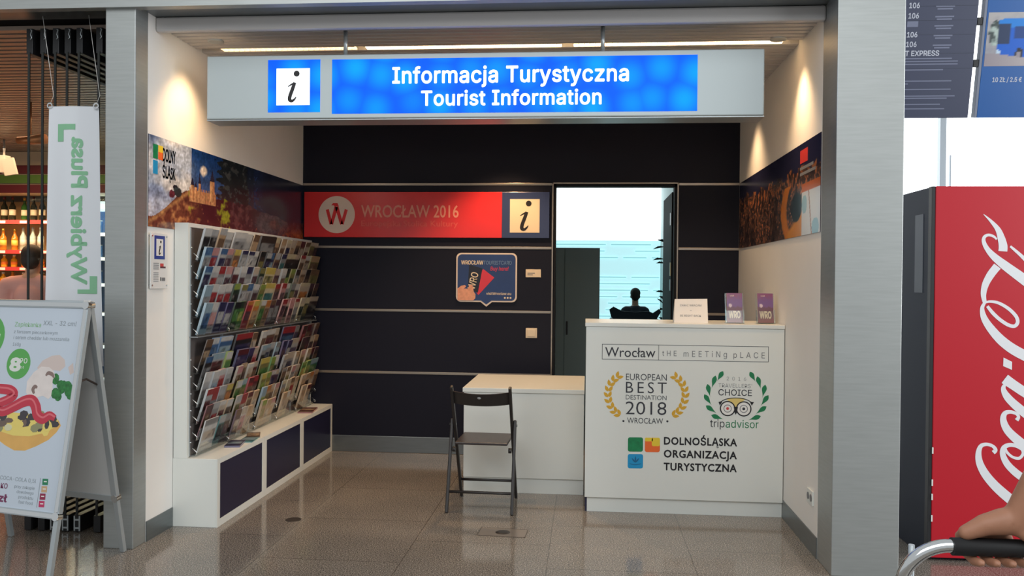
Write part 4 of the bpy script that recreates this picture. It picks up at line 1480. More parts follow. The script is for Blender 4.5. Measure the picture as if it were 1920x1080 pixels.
BOT = {'dark wine': (mat('dark_wine_glass', rgb(30, 34, 26), 0.12), M_CREAM, mat('bottle_foil', rgb(96, 24, 30), 0.3)),
       'clear spirit': (mat('pale_bottle_glass', rgb(176, 184, 176), 0.1), mat('label_silver', rgb(206, 200, 190), 0.4), M_ALU),
       'amber': (mat('amber_bottle_glass', rgb(206, 120, 36), 0.12), mat('label_yellow', rgb(236, 196, 90), 0.4), mat('cap_gold', rgb(200, 160, 70), 0.3, 0.6)),
       'green': (mat('green_bottle_glass', rgb(44, 92, 40), 0.12), M_CREAM, mat('cap_gold', rgb(200, 160, 70), 0.3, 0.6)),
       'golden juice': (mat('golden_juice', rgb(238, 170, 44), 0.2), mat('label_orange', rgb(240, 130, 50), 0.4), M_WHITE)}


def bottle_mesh(kind, h):
    g, l, c = BOT[kind]
    R = 0.038
    mb = MB()
    mb.lathe([(R * .95, 0), (R, 0.01), (R, h * .22), (R * 1.02, h * .221), (R * 1.02, h * .46), (R, h * .461), (R, h * .58), (R * .42, h * .74), (R * .36, h * .88), (R * .42, h * .881), (R * .42, h)],
             g, 12, ms=[g, g, g, l, l, g, g, g, c, c])
    bmesh.ops.recalc_face_normals(mb.bm, faces=mb.bm.faces)
    me = bpy.data.meshes.new('bottle')
    mb.bm.to_mesh(me)
    mb.bm.free()
    for m in mb.mats:
        me.materials.append(m)
    return me


BM = {k: bottle_mesh(k, {'dark wine': .30, 'clear spirit': .29, 'amber': .27, 'green': .29, 'golden juice': .155}[k]) for k in BOT}
BM['short'] = bottle_mesh('amber', 0.17)
PL = [(1.435, ['golden juice', 'clear spirit', 'short'], 'lowest juice shelf', 0.16), (1.655, ['golden juice', 'golden juice', 'golden juice', 'short'], 'golden juice shelf', 0.16),
      (1.865, ['amber', 'clear spirit', 'clear spirit', 'short'], 'clear spirit shelf', 0.30), (2.235, ['dark wine', 'dark wine', 'dark wine', 'green'], 'top wine shelf', 0.30)]
CW = ['one', 'two', 'three', 'four', 'five', 'six', 'seven', 'eight', 'nine', 'ten', 'eleven', 'twelve']
rb = random.Random(5)
for z, kinds, shelf, hh in PL:
    for q in range(12):
        kd = kinds[(q * 7 + q // 3) % len(kinds)]
        if hh < 0.2 and kd == 'clear spirit':
            kd = 'short'
        if z > 1.8 and kd == 'short':
            kd = 'clear spirit'
        o = link('bottle', BM[kd])
        o.location = (-7.1 - 0.45 - 0.365 + q * 0.128 + rb.uniform(-.01, .01), 10.09 + rb.uniform(-.02, .03), z + 0.0005)
        nm = 'short amber' if kd == 'short' else kd
        tag(o, '%s bottle on the %s, bottle %s from the person in pink' % (nm, shelf, CW[11 - q]), 'bottle', 'bottles on the shop shelves')

# drinks fridge seen between the banner and the pillar
t = thing('drinks_fridge', 'tall open drinks fridge with white lit shelf edges behind the steel pillar', 'fridge', (-5.75, 10.0, 0))
M_FR = mat('fridge_white', rgb(222, 228, 232), 0.35)
M_FRL = mat('fridge_lit_edge', rgb(240, 248, 255), 0.3, emit=(0.85, 0.95, 1.0, 1), estr=1.4)
MB().box((-0.55, 0.45, 0), (0.55, 0.5, 2.45), mat('fridge_blue_liner', rgb(84, 118, 170), 0.3)).build('rear_panel', t)
MB().box((-0.58, 0.0, 0), (-0.55, 0.5, 2.45), M_FR).build('side_panel', t)
MB().box((0.55, 0.0, 0), (0.58, 0.5, 2.45), M_FR).build('side_panel', t)
MB().box((-0.58, 0.0, 2.38), (0.58, 0.5, 2.47), M_FRL).build('lit_header', t)
for z in (0.3, 0.7, 1.1, 1.46, 1.78, 2.08):
    sh = MB().box((-0.55, 0.01, z - 0.02), (0.55, 0.45, z), M_FR).build('shelf', t)
    MB().box((-0.55, 0.0, z - 0.035), (0.55, 0.01, z + 0.004), M_FRL).build('lit_edge', sh)
cm = MB().lathe([(0.028, 0), (0.033, 0.008), (0.033, 0.15), (0.027, 0.162)], mat('blue_can', rgb(70, 120, 190), 0.25, 0.3), 12, ms=[M_ALU, mat('blue_can', rgb(70, 120, 190), 0.25, 0.3), M_ALU])
can0 = cm.build('drink_can')
n = 0
for z, nmz in ((1.46, 'lower'), (1.78, 'middle'), (2.08, 'upper')):
    for q in range(6):
        o = can0 if n == 0 else link('drink_can', can0.data)
        o.location = (-5.75 - 0.42 + q * 0.155, 10.10, z + 0.0005)
        tag(o, 'blue drink can on the %s fridge shelf, can %s from the pillar' % (nmz, CW[5 - q]), 'drink can', 'cans in the drinks fridge')
        n += 1

# spotlights, hanging box under the shop ceiling
for (x, yy_, z, lab) in ((-4.80, 7.0, 2.72, 'copper coloured spotlight hanging under the shop ceiling by the glass doors'), (-5.5, 6.9, 2.62, 'pale tube lamp hanging under the shop ceiling above the person')):
    t = thing('track_spotlight', lab, 'spotlight', (x, yy_, z), group='shop ceiling spotlights')
    mm = mat('copper_metal', rgb(206, 130, 80), 0.3, 0.6) if x > -5 else M_ALU
    MB().cyl((0, 0, 0.05), (0, 0, 3.05 - z), 0.006, mm, 8).build('stem', t)
    MB().tube([(-0.12, 0, 0), (-0.02, 0, 0.0), (0.13, 0, 0.012)], [0.03, 0.034, 0.045], mm, 14).build('head', t)
t = thing('ceiling_display_box', 'white box with sloped sides hanging over the bottle shelves', 'display box', (-6.36, 8.9, 2.70))
MB().box((-0.10, -0.05, -0.02), (-0.01, 0.05, 0.17), mat('box_white', rgb(224, 216, 206), 0.5), 0.006).build('bracket_box', t)
mb = MB()
mb.poly([(-0.03, 0.12), (0.10, 0.14), (0.15, -0.04), (0.01, -0.06)], -0.08, -0.052, mat('box_white', rgb(224, 216, 206), 0.5))
mb.build('tilted_panel', t)
MB().cyl((-0.055, 0, 0.17), (-0.055, 0, 0.35), 0.012, M_ALU, 8).build('stem', t)

# folded glass doors
M_DGL = glass_mat('door_glass', (0.97, 0.985, 0.98, 1), 0.012, 0.02, 0.05)
for i, x in enumerate((-2.93, -3.055, -3.13, -3.205, -3.285, -3.372)):
    t = thing('glass_door_panel', 'folded frameless glass door with black rails, panel %s of the stack counted from the steel pillar' % CW[i], 'glass door', (x, 4.90, 0), group='folded glass door stack')
    MB().box((-0.005, 0.0, 0.10), (0.005, 0.88, 2.90), M_DGL).build('pane', t)
    MB().box((-0.007, -0.006, 0.10), (0.007, 0.0, 2.90), mat('dark_glass_edge', rgb(28, 32, 30), 0.25)).build('pane_edge', t)
    MB().box((-0.02, 0.0, 2.89), (0.02, 0.90, 3.045), M_BLACKP, 0.003).build('top_rail', t)
    br_ = MB().box((-0.022, 0.0, 0.004), (0.022, 0.90, 0.105), M_BLACKP, 0.003).build('bottom_rail', t)
    if i in (2, 3, 1):
        mb = MB()
        mb.box((-0.02, -0.004, 0.01), (-0.012, 0.0, 0.10), M_ALU)
        mb.box((0.012, -0.004, 0.01), (0.02, 0.0, 0.10), M_ALU)
        mb.box((-0.012, -0.004, 0.022), (0.012, 0.0, 0.032), M_ALU)
        mb.box((-0.012, -0.004, 0.072), (0.012, 0.0, 0.082), M_ALU)
        mb.build('end_plate', br_)
    mb = MB()
    mb.tube([(0.012, -0.008, 3.035), (0.02, -0.008, 3.03), (0.012, -0.008, 3.005), (0.02, -0.008, 2.985), (0.01, -0.008, 2.975)], 0.003, M_ALU, 6)
    mb.build('hook_clip', t)

# hanging banner, print seen from behind
t = thing('hanging_banner', 'narrow white fabric banner with mirrored green lettering hanging by the steel pillar', 'banner', (0, 4.78, 0))
M_FAB = mat('white_banner_fabric', rgb(226, 230, 236), 0.8)


def ban(u, v):
    z = 1.02 + v * (2.548 - 1.02)
    xl = -3.205 + 0.04 * v
    xr = -2.828 - 0.037 * v
    x = xl + (xr - xl) * u
    return (x, 0.012 * sin(u * 7 + 1.2) * (1 - 0.5 * v) + 0.006 * sin(v * 5 + u * 3), z)


verts = [ban(i / 14, j / 40) for j in range(41) for i in range(15)]
faces = [(j * 15 + i, j * 15 + i + 1, (j + 1) * 15 + i + 1, (j + 1) * 15 + i) for j in range(40) for i in range(14)]
me = bpy.data.meshes.new('cloth')
me.from_pydata(verts, [], faces)
for p in me.polygons:
    p.use_smooth = True
me.materials.append(M_FAB)
cl = link('cloth', me, t)
M_PG = mat('pale_green_print', rgb(136, 192, 154), 0.7)


def cloth_y(x, z):
    v = (z - 1.02) / (2.548 - 1.02)
    u = (x + 3.205 - 0.04 * v) / (0.377 - 0.077 * v)
    return 0.012 * sin(u * 7 + 1.2) * (1 - 0.5 * v) + 0.006 * sin(v * 5 + u * 3)


fb = lambda x, y, z: (-3.014 + z, cloth_y(-3.014 + z, x) - 0.0022 + y, x)
text('mirrored_lettering', 'Wybierz Plusa', M_PG, t, 1.505, 2.362, 0.0, 0.086, 0.0, bold=0.035, frame=fb, thick=0.0006, gill=True)
for rects in ((((-3.107, 2.41), (-2.998, 2.443)), ((-3.107, 2.34), (-3.07, 2.41))), (((-2.978, 1.447), (-2.866, 1.472)), ((-2.909, 1.472), (-2.866, 1.55)))):
    mb = MB()
    for a, b in rects:
        mb.poly([(a[0], a[1]), ((a[0] + b[0]) / 2, a[1]), (b[0], a[1]), (b[0], b[1]), ((a[0] + b[0]) / 2, b[1]), (a[0], b[1])], 0.0, 0.0008, M_PG, lambda x, y, z: (x, cloth_y(x, z) - 0.0024 + y, z))
    mb.build('corner_bracket', t)
for (x, z) in ((-3.158, 2.552), (-2.873, 2.548)):
    MB().ring((x, z), 0.014, 0.007, -0.006, 0.0, M_CHROME, 20).build('grommet', t)
    MB().tube([(x, 0, z + 0.012), (x + 0.02, 0.0, z + 0.06), (x - 0.05, 0.0, 3.08)], 0.0014, M_PAPER, 5).build('cord', t)

# ------------------------------------------------------------------ A-board with snack poster
AL = math.hypot(1.41, 0.25)
ab = thing('pavement_board', 'folding aluminium A-board with a snack advert standing beside the steel pillar', 'a-board', (-2.63, 4.335, 0), math.atan2(-0.235, 0.972))
NF = Vector((0, -1.41, 0.25)) / AL


def fa(x, y, z):
    """front face: x along the width (0 at the pillar side), z = minus the distance below the top edge"""
    t_ = -z
    p = Vector((x, -0.25 * t_ / AL, 1.41 - 1.41 * t_ / AL)) + NF * (-y)
    return (p.x, p.y, p.z)


def fbk(x, y, z):
    p = fa(x, y, z)
    return (p[0], -p[1] + 0.004, p[2])


def slab(mb, x0, z0, x1, z1, y0, y1, m, f):
    mb.poly([(x0, z0), (x1, z0), (x1, z1), (x0, z1)], y0, y1, m, f)


WB = 0.86
for f, nm in ((fa, 'front'), (fbk, 'rear')):
    mb = MB()
    for (x0, z0, x1, z1) in ((-WB, -0.034, 0, 0.0), (-WB, -1.128, 0, -1.096), (-0.034, -1.096, 0, -0.034), (-WB, -1.096, -WB + 0.034, -0.034)):
        slab(mb, x0, z0, x1, z1, -0.012, 0.012, M_ALU, f)
        ins = 0.010
        slab(mb, x0 + ins * (x1 - x0 > 0.1) * 0 + 0.006, z0 + 0.006, x1 - 0.006, z1 - 0.006, -0.016, -0.012, M_CHROME, f)
    fr_ = mb.build('poster_frame', ab)
    for (cx_, cz_) in ((-0.017, -0.017), (-WB + 0.017, -0.017), (-0.017, -1.112), (-WB + 0.017, -1.112)):
        mb = MB()
        mb.poly([(cx_ + 0.022 * cos(a * pi / 8), cz_ + 0.022 * sin(a * pi / 8)) for a in range(16)], -0.019, 0.013, M_CHROME, f)
        mb.build('corner_cap', fr_)
    mb = MB()
    for x in (-0.015, -WB + 0.015):
        slab(mb, x - 0.014, -1.428, x + 0.014, -1.12, -0.011, 0.011, M_ALU, f) if x > -0.1 else None
    mb.build('leg', ab)
    mb = MB()
    slab(mb, -WB + 0.001, -1.428, -WB + 0.029, -1.12, -0.011, 0.011, M_ALU, f)
    mb.build('leg', ab)
    mb = MB()
    slab(mb, -WB + 0.03, -1.10, -0.03, -0.03, -0.002, 0.006, mat('board_grey_back', rgb(198, 200, 200), 0.55), f)
    mb.build('back_sheet', ab)
MB().tube([(-WB, 0.0, 1.405), (0.0, 0.0, 1.405)], 0.013, M_ALU, 12).build('hinge_bar', ab)
MB().tube([fa(-0.03, 0.0, -0.43), (-0.03, 0.0, 1.0), fbk(-0.03, 0.0, -0.46)], 0.006, mat('stay_brown_steel', rgb(84, 72, 66), 0.4, 0.6), 8).build('folding_stay', ab)
M_POST = mat('pale_blue_poster_paper', rgb(202, 213, 226), 0.3)
mb = MB()
slab(mb, -WB + 0.03, -1.10, -0.03, -0.03, -0.006, -0.002, M_POST, fa)
po = mb.build('poster', ab)


def PX(px, py):
    """poster artwork units -> (x, z) on the board front"""
    return -(0.558 - 0.0006 * (py - 722) - 0.0037 * px), -(0.467 + (py - 722) * 0.00285 - px * 0.0002)


def ptext(body, m, px0, px1, pb, pc, **kw):
    x0, z0 = PX(px0, pb)
    x1, z1 = PX(px1, pb)
    _, zc = PX(px0, pc)
    return text('lettering', body, m, po, x0, x1, (z0 + z1) / 2, zc - z0, -0.0068, frame=fa, thick=0.0006, **kw)


M_PGR = mat('poster_green', rgb(92, 172, 88), 0.4)
M_PTX = mat('poster_grey_text', rgb(150, 160, 168), 0.5)
M_PMAR = mat('poster_maroon_text', rgb(122, 56, 92), 0.5)
ptext('Zapiekanka', mat('poster_pale_green_text', rgb(142, 190, 142), 0.5), 34, 84, 612, 603.5)
ptext('XXL - 32 cm!', M_PTX, 88, 149, 612, 603.5, bold=0.004)
ptext('z farszem pieczarkowym', M_PTX, 32, 115, 626, 620)
ptext('i serem cheddar lub mozzarella', M_PTX, 31, 136, 638, 631.5)
ptext('160g', M_PTX, 30, 45, 648, 641.5)


def pdisc(mb, px, py, r, m, y0=-0.0066, rz=None, n=28):
    c = PX(px, py)
    mb.disc(c, r, y0, -0.0058, m, n, fa, rz)


mb = MB(); pdisc(mb, 41, 682, 0.083, M_PGR); pdisc(mb, -19, 628, 0.125, M_PGR); mb.build('green_price_circles', po)
ptext('8', M_WHITE, 25, 42, 694, 672, bold=0.05)
ptext('90', M_WHITE, 43, 57, 681, 671.5, bold=0.01)
ptext('zł', M_WHITE, 43, 51, 691, 686, bold=0.0)
ptext('!', M_WHITE, 1, 4, 637, 624, bold=0.03)
# printed mushrooms and parsley
M_MU = mat('printed_mushroom', rgb(232, 222, 218), 0.4, noise_amt=0.05, noise_scale=20)
M_MU2 = mat('printed_mushroom_shade', rgb(214, 198, 192), 0.4)
M_GILL = mat('printed_gills', rgb(140, 118, 112), 0.4)
M_PARS = mat('printed_parsley', rgb(48, 122, 62), 0.4, noise_amt=0.35, noise_scale=60)


def pp(mb, pts, m, y0, y1=-0.0058):
    mb.poly([PX(*p) for p in pts], y0, y1, m, fa)


def pr_(mb, pts, ws, m, y0):
    mb.ribbon([PX(*p) for p in pts], ws, y0, -0.0058, m, fa)


mb = MB()
pp(mb, [(76, 690), (86, 677), (104, 668), (118, 667), (127, 676), (128, 688), (118, 697), (106, 695), (98, 704), (82, 700)], M_MU2, -0.0062)
pp(mb, [(133, 690), (142, 682), (143, 700), (136, 704)], M_MU2, -0.0062)
pp(mb, [(55, 735), (57, 715), (70, 698), (84, 688), (98, 689), (107, 697), (109, 708), (104, 718), (104, 740), (96, 748), (86, 742), (72, 746), (60, 746)], M_MU, -0.0066)
pr_(mb, [(92, 705), (97, 700), (104, 703), (107, 709)], [0.010, 0.02, 0.02, 0.008], M_GILL, -0.0070)
pr_(mb, [(70, 738), (68, 730), (72, 725), (76, 727)], [0.012, 0.022, 0.022, 0.01], M_GILL, -0.0070)
mb.build('printed_mushrooms', po)
mb = MB()
rr_ = random.Random(3)
for q in range(16):
    a = rr_.random() * 6.28
    pdisc(mb, 122 + 15 * rr_.uniform(-1, 1), 727 + 17 * rr_.uniform(-1, 1), 0.018 + 0.012 * rr_.random(), M_PARS, -0.0064 - 0.00008 * q, n=9)
mb.build('printed_parsley', po)
# printed baguette snack
M_CRUST = mat('printed_crust', rgb(228, 178, 100), 0.4, noise_amt=0.08, noise_scale=10)
M_CRUMB = mat('printed_crumb', rgb(238, 216, 120), 0.4)
M_KET = mat('printed_ketchup', rgb(200, 56, 76), 0.35)
M_KETL = mat('printed_ketchup_light', rgb(226, 112, 122), 0.35)
mb = MB()
pp(mb, [(-40, 800), (-40, 815), (0, 822), (15, 833), (32, 842), (52, 842), (72, 834), (95, 822), (110, 808), (118, 796), (114, 786), (100, 800), (60, 808), (20, 804)], M_CRUST, -0.0062)
pp(mb, [(-40, 780), (-40, 800), (0, 806), (30, 815), (60, 816), (90, 809), (112, 796), (113, 785), (60, 775), (0, 770)], M_CRUMB, -0.0064)
mb.build('printed_bread', po)
mb = MB()
FC = [mat('printed_filling_dark', rgb(70, 66, 70), 0.4), mat('printed_filling_olive', rgb(150, 148, 110), 0.4), mat('printed_filling_cream', rgb(220, 216, 176), 0.4), mat('printed_filling_brown', rgb(116, 98, 88), 0.4), M_CRUMB]
for q in range(46):
    x_ = rr_.uniform(-40, 108)
    y_ = 772 + rr_.random() * 28 + (2 if x_ < 60 else 6)
    if x_ > 95:
        y_ = 784 + rr_.random() * 10
    pdisc(mb, x_, y_, 0.016 + 0.02 * rr_.random(), FC[q % 5 if q % 3 else 0], -0.0065 - 0.00003 * q, rz=0.014 + 0.016 * rr_.random(), n=7)
mb.build('printed_filling', po)
mb = MB()
kp = [(-30, 725), (0, 728), (24, 731), (33, 740), (18, 750), (-4, 760), (10, 771), (32, 762), (52, 752), (66, 751), (73, 762), (76, 777), (86, 784), (98, 778), (108, 783)]
pr_(mb, kp, [0.05, 0.052, 0.055, 0.05, 0.05, 0.05, 0.052, 0.055, 0.06, 0.06, 0.062, 0.06, 0.055, 0.045, 0.03], M_KET, -0.0082)
pr_(mb, [(p[0], p[1] - 2.5) for p in kp], [0.01] * 15, M_KETL, -0.0085)
mb.build('printed_ketchup', po)
ptext('NAPÓJ COCA-COLA 0,5l', M_PTX, -24, 72, 896, 889)
ptext('TYLKO', M_PMAR, -12, 19, 910, 901, bold=0.01)
ptext('5zł', M_PMAR, -10, 17, 934, 921, bold=0.03)
for bdy, a, b, q in (('przy zakupie', 32, 69, 910), ('dowolnego', 36, 67, 919), ('produktu', 39, 66, 928), ('fast food', 39, 65, 937)):
    ptext(bdy, M_PTX, a, b, q, q - 5.5)
mb = MB()
for (a, b, m) in ((84, 891, mat('square_green', rgb(40, 130, 90), 0.4)), (82, 904, mat('square_tan', rgb(206, 170, 130), 0.4)), (79, 917, mat('square_maroon', rgb(150, 44, 78), 0.4)), (77, 930, mat('square_pink', rgb(196, 60, 104), 0.4))):
    pp(mb, [(a, b), (a + 10, b), (a + 9, b + 11), (a - 1, b + 11)], m, -0.0066)
    pp(mb, [(a + 2, b + 4), (a + 7.5, b + 4), (a + 7.5, b + 6), (a + 2, b + 6)], M_PAPER, -0.0070)
pp(mb, [(80, 890), (81, 890), (73, 942), (72, 942)], M_PTX, -0.0066)
pp(mb, [(-10, 946), (84, 953), (84, 954), (-10, 947)], M_PTX, -0.0066)
mb.build('coloured_squares', po)

# ------------------------------------------------------------------ vending machine
CX, CY, CH = 1.922, 4.947, 2.096
vm = thing('vending_machine', 'tall red drinks vending machine with white script standing past the steel pillar', 'vending machine', (0, 0, 0))
M_VRED = mat('vending_red', rgb(186, 22, 40), 0.34)
M_VDARK = mat('vending_dark_side', rgb(32, 39, 54), 0.55, spec=0.25)
MB().box((CX - 0.006, CY + 0.045, 0.0), (CX + 1.05, CY + 0.85, CH - 0.002), M_VDARK, 0.004).build('body', vm)
dr = MB().box((CX + 0.012, CY, 0.02), (CX + 1.05, CY + 0.04, CH), M_VRED, 0.004).build('door', vm)
MB().box((CX - 0.008, CY + 0.004, 0.02), (CX + 0.012, CY + 0.05, CH), M_BLACKP, 0.002).build('door_edge_trim', vm)
MB().box((CX - 0.009, CY + 0.12, 1.50), (CX - 0.006, CY + 0.24, 1.95), mat('vending_side_vent', rgb(84, 90, 100), 0.5)).build('side_vent', vm)
for z in (0.44, 0.36, 0.62, 0.24):
    MB().box((CX + 0.009, CY - 0.003, z - 0.018), (CX + 0.017, CY + 0.001, z + 0.018), M_WHITE, 0.001).build('white_scuff', vm)


def V(px, py):
    """script artwork units on the door -> metres"""
    return CX + (px - 1746) * 0.00292, 1.061 - (py - 700) * 0.00296 + 0.012 + (px - 1746) * 0.00004


M_SCR = mat('white_script', rgb(226, 228, 232), 0.35)


def stroke(pts, ws, o, s, name):
    mb = MB()
    mb.ribbon([V(o[0] + p[0] / s, o[1] + p[1] / s) for p in pts], [w_ / s * 0.0029 for w_ in ws], CY - 0.0015, CY, M_SCR)
    return mb


mb = MB()
for (o, s, strokes) in (((1700, 340), 3.0, [
        ([(412, 205), (452, 243), (492, 292), (512, 345), (521, 385), (520, 414)], [2, 16, 30, 42, 48, 49], 0),
        ([(486, 347), (468, 330), (440, 322), (418, 334), (416, 362), (436, 402), (474, 445), (530, 492), (600, 545), (690, 612), (760, 660)], [10, 14, 16, 18, 22, 28, 40, 50, 56, 62, 60], 0),
        ([(560, 386), (612, 432), (668, 486), (740, 550)], [12, 18, 24, 30], 0),
        ([(492, 497), (456, 545), (428, 600), (418, 655), (426, 704)], [46, 44, 38, 30, 20], 0),
        ([(428, 702), (455, 696), (500, 704), (555, 736), (596, 778), (606, 812), (590, 834), (556, 828), (510, 798), (470, 760), (440, 722)], [10, 14, 17, 19, 20, 20, 20, 20, 20, 20, 16], 0),
        ([(426, 702), (412, 735), (424, 790), (462, 850), (520, 915), (590, 968), (680, 1015), (760, 1050)], [14, 22, 36, 46, 54, 58, 60, 60], 0)]),
        ((1700, 700), 2.841, [
            ([(512, 48), (560, 82), (620, 122), (700, 170)], [56, 52, 52, 50], 0),
            ([(512, 78), (506, 104), (528, 146), (578, 196), (640, 244), (720, 290)], [14, 26, 40, 46, 50, 50], 0),
            ([(576, 268), (586, 250), (572, 232), (540, 224), (514, 234), (508, 270), (528, 318), (574, 366), (640, 418)], [22, 16, 16, 20, 26, 34, 42, 48, 50], 0),
            ([(608, 420), (576, 404), (540, 400), (512, 416), (508, 452), (530, 500), (572, 544), (620, 580)], [22, 20, 22, 26, 30, 36, 40, 42], 0),
            ([(606, 420), (612, 446), (592, 470), (558, 464), (530, 440), (520, 420)], [14, 16, 16, 14, 14, 14], 0),
            ([(458, 442), (470, 428), (456, 408), (424, 398), (394, 408), (382, 446), (388, 496), (414, 550), (456, 604), (510, 656), (580, 712), (660, 760)], [24, 20, 17, 18, 22, 30, 38, 44, 48, 52, 54, 54], 0)])):
    for pts, ws, _ in strokes:
        mb.ribbon([V(o[0] + p[0] / s, o[1] + p[1] / s) for p in pts], [w_ / s * 0.0029 for w_ in ws], CY - 0.0015 - 0.0001 * rnd.random(), CY, M_SCR)
mb.poly([V(1877.5, 677), V(1893, 685), V(1893, 700), V(1877, 693)], CY - 0.0015, CY, M_SCR)
mb.build('script_lettering', dr)

# ------------------------------------------------------------------ display boards over the machine
TILT = radians(11)
M_BD = mat('navy_grey_display', rgb(58, 64, 88), 0.4)
M_BB = mat('blue_display', rgb(26, 88, 158), 0.3)
M_BTX = mat('display_light_text', rgb(186, 190, 204), 0.5)
M_BTX2 = mat('display_dim_text', rgb(112, 118, 142), 0.5)
mt = Matrix.Translation((2.546, 6.0, 2.671)) @ Matrix.Rotation(TILT, 4, 'X')
b1 = thing('timetable_board', 'dark timetable board with rows of route numbers hanging above the red machine', 'display board', mtx=mt)
MB().box((-0.62, 0.0, 0.0), (0.0, 0.05, 1.3), M_BD, 0.004).build('panel', b1)
SC = 1 / 277.0
mb = MB()
zrow = lambda py: (221 - py) * SC * 1.01
for py in (10, 35, 60, 93, 120):
    mb.box((-0.62, -0.0012, zrow(py + 12) - 0.001), (0, -0.0004, zrow(py + 12) + 0.001), mat('display_row_line', rgb(46, 52, 74), 0.4))
mb.build('row_lines', b1)
for py in (2, 20, 38, 71, 88):
    text('route_number', '106', M_BTX, b1, -0.44 + 0.0, -0.375, zrow(py + 5), 9 * SC, -0.0012, bold=0.02)
mb = MB()
for py in (2, 20, 38, 54, 71, 88):
    for k_ in range(2):
        mb.box((-0.27 + 0.01 * k_, -0.0012, zrow(py + 4 + k_ * 4.5)), (-0.15 - 0.012 * k_, -0.0002, zrow(py + 1.5 + k_ * 4.5)), M_BTX2)
mb.box((-0.445, -0.0012, zrow(58)), (-0.375, -0.0002, zrow(48)), M_BTX2)
for py, L_ in ((113, 0.36), (118, 0.40), (123, 0.40), (133, 0.31), (153, 0.37), (158, 0.09), (168, 0.37), (180, 0.40), (184, 0.35), (195, 0.31), (203, 0.34)):
    mb.box((-0.52, -0.0012, zrow(py + 2.0)), (-0.52 + L_ + 0.02, -0.0002, zrow(py)), M_BTX2)
mb.build('small_print_lines', b1)
text('lettering', 'AIRPORT EXPRESS', M_BTX, b1, -0.60, -0.225, zrow(109), 9 * SC, -0.0012, bold=0.02)
for z in (0.125, 0.55, 0.94):
    pass
mt2 = Matrix.Translation((2.584, 6.0, 2.671)) @ Matrix.Rotation(TILT, 4, 'X')
b2 = thing('bus_advert_board', 'blue display board with a picture of a blue bus beside the dark timetable board', 'display board', mtx=mt2)
MB().box((0.0, 0.0, 0.0), (0.018, 0.05, 1.3), mat('display_frame_grey', rgb(120, 126, 142), 0.4), 0.003).build('edge_frame', b2)
MB().box((0.018, 0.0, 0.0), (0.80, 0.05, 1.3), M_BB, 0.003).build('panel', b2)
for z in (0.33, 0.60):
    MB().box((-0.035, 0.005, z), (0.0, 0.045, z + 0.05), M_BLACKP, 0.004).build('bracket', b2)


def bus_print(u, v):
    u = u * 2.5
    n = fbm(u * 8, v * 8, 3, 31.0)
    c = mixc((150, 150, 160), (176, 172, 172), v + n)
    if v < 0.24:
        c = mixc((150, 142, 150), (176, 168, 170), u)
    # bus body
    top = 0.90
    if 0.22 < u < 2.3 and 0.16 + 0.12 * (1 - min(1, u * 1.4)) < v < top - 0.12 * max(0, 0.5 - u):
        c = (26, 96, 200)
        if v > top - 0.2:
            c = (36, 128, 214)
        if 0.24 < u < 0.50 and 0.42 < v < 0.78:
            c = (44, 60, 92)
        if 0.56 < u < 2.2 and (u * 5) % 1 > 0.08 and 0.52 < v < 0.74:
            c = (30, 66, 130)
        if hypot((u - 0.70) / 0.085, (v - 0.20) / 0.14) < 1:
            c = (34, 34, 44)
        if hypot((u - 0.70) / 0.045, (v - 0.20) / 0.075) < 1:
            c = (150, 142, 150)
        if hypot((u - 0.25) / 0.05, (v - 0.27) / 0.04) < 1:
            c = (190, 214, 236)
    if hypot((u - 0.17) / 0.13, (v - 0.62) / 0.24) < 1 and u < 0.25:
        c = mixc((70, 80, 80), (176, 192, 186), sstep(-0.1, 0.2, n))
    return c


print_grid('printed_bus_picture', b2, lambda u, v: (0.03 + 0.77 * u, -0.0012, zrow(129) + (zrow(35) - zrow(129)) * v), 60, 40, bus_print, M_PRINT)
text('lettering', 'NEXT DEPARTURE', mat('display_salmon_text', rgb(196, 150, 150), 0.5), b2, 0.07, 0.55, zrow(9), 8 * SC, -0.0012, bold=0.02)
text('lettering', '10 ZŁ / 2.5 €', M_BTX, b2, 0.095, 0.28, zrow(157), 8 * SC, -0.0012, bold=0.02)
text('lettering', '20 ZŁ', M_BTX, b2, 0.335, 0.43, zrow(157), 8 * SC, -0.0012, bold=0.02)
for b_, xs in ((b1, (-0.5, -0.1)), (b2, (0.15, 0.65))):
    for x in xs:
        MB().cyl((x, 0.03, 1.29), (x, 0.03 + 0.42, 3.4), 0.006, M_ALU, 8).build('hanging_rod', b_)

# ------------------------------------------------------------------ hall glazing beyond the machine
M_SKY = mat('bright_daylight_glass', rgb(240, 248, 255), 0.3, emit=(0.95, 0.98, 1.0, 1), estr=2.6)
w1 = bpy.data.objects.new('window_1', None)
COL.objects.link(w1)
struct(w1)
MB().box((1.75, 9.05, 0.55), (8.9, 9.08, 5.2), M_SKY).build('pane', w1)
M_MULL = mat('grey_window_mullion', rgb(150, 158, 166), 0.4, 0.3)
for x in (3.575, 5.2, 6.8):
    MB().box((x - 0.03, 8.98, 0.55), (x + 0.03, 9.05, 5.2), M_MULL).build('mullion', w1)
MB().box((3.66, 9.02, 0.55), (3.672, 9.05, 2.86), M_MULL).build('glazing_bar', w1)
mb = MB()
for q in range(14):
    z = 3.72 + q * 0.093
    mb.box((1.75, 8.99, z), (3.52, 9.03, z + 0.028), M_MULL)
mb.build('louvre_slats', w1)
struct(bx('wall_hall_sill', (1.75, 9.0, 0.0), (8.9, 9.12, 0.55), mat('hall_sill', rgb(150, 158, 166), 0.5)))

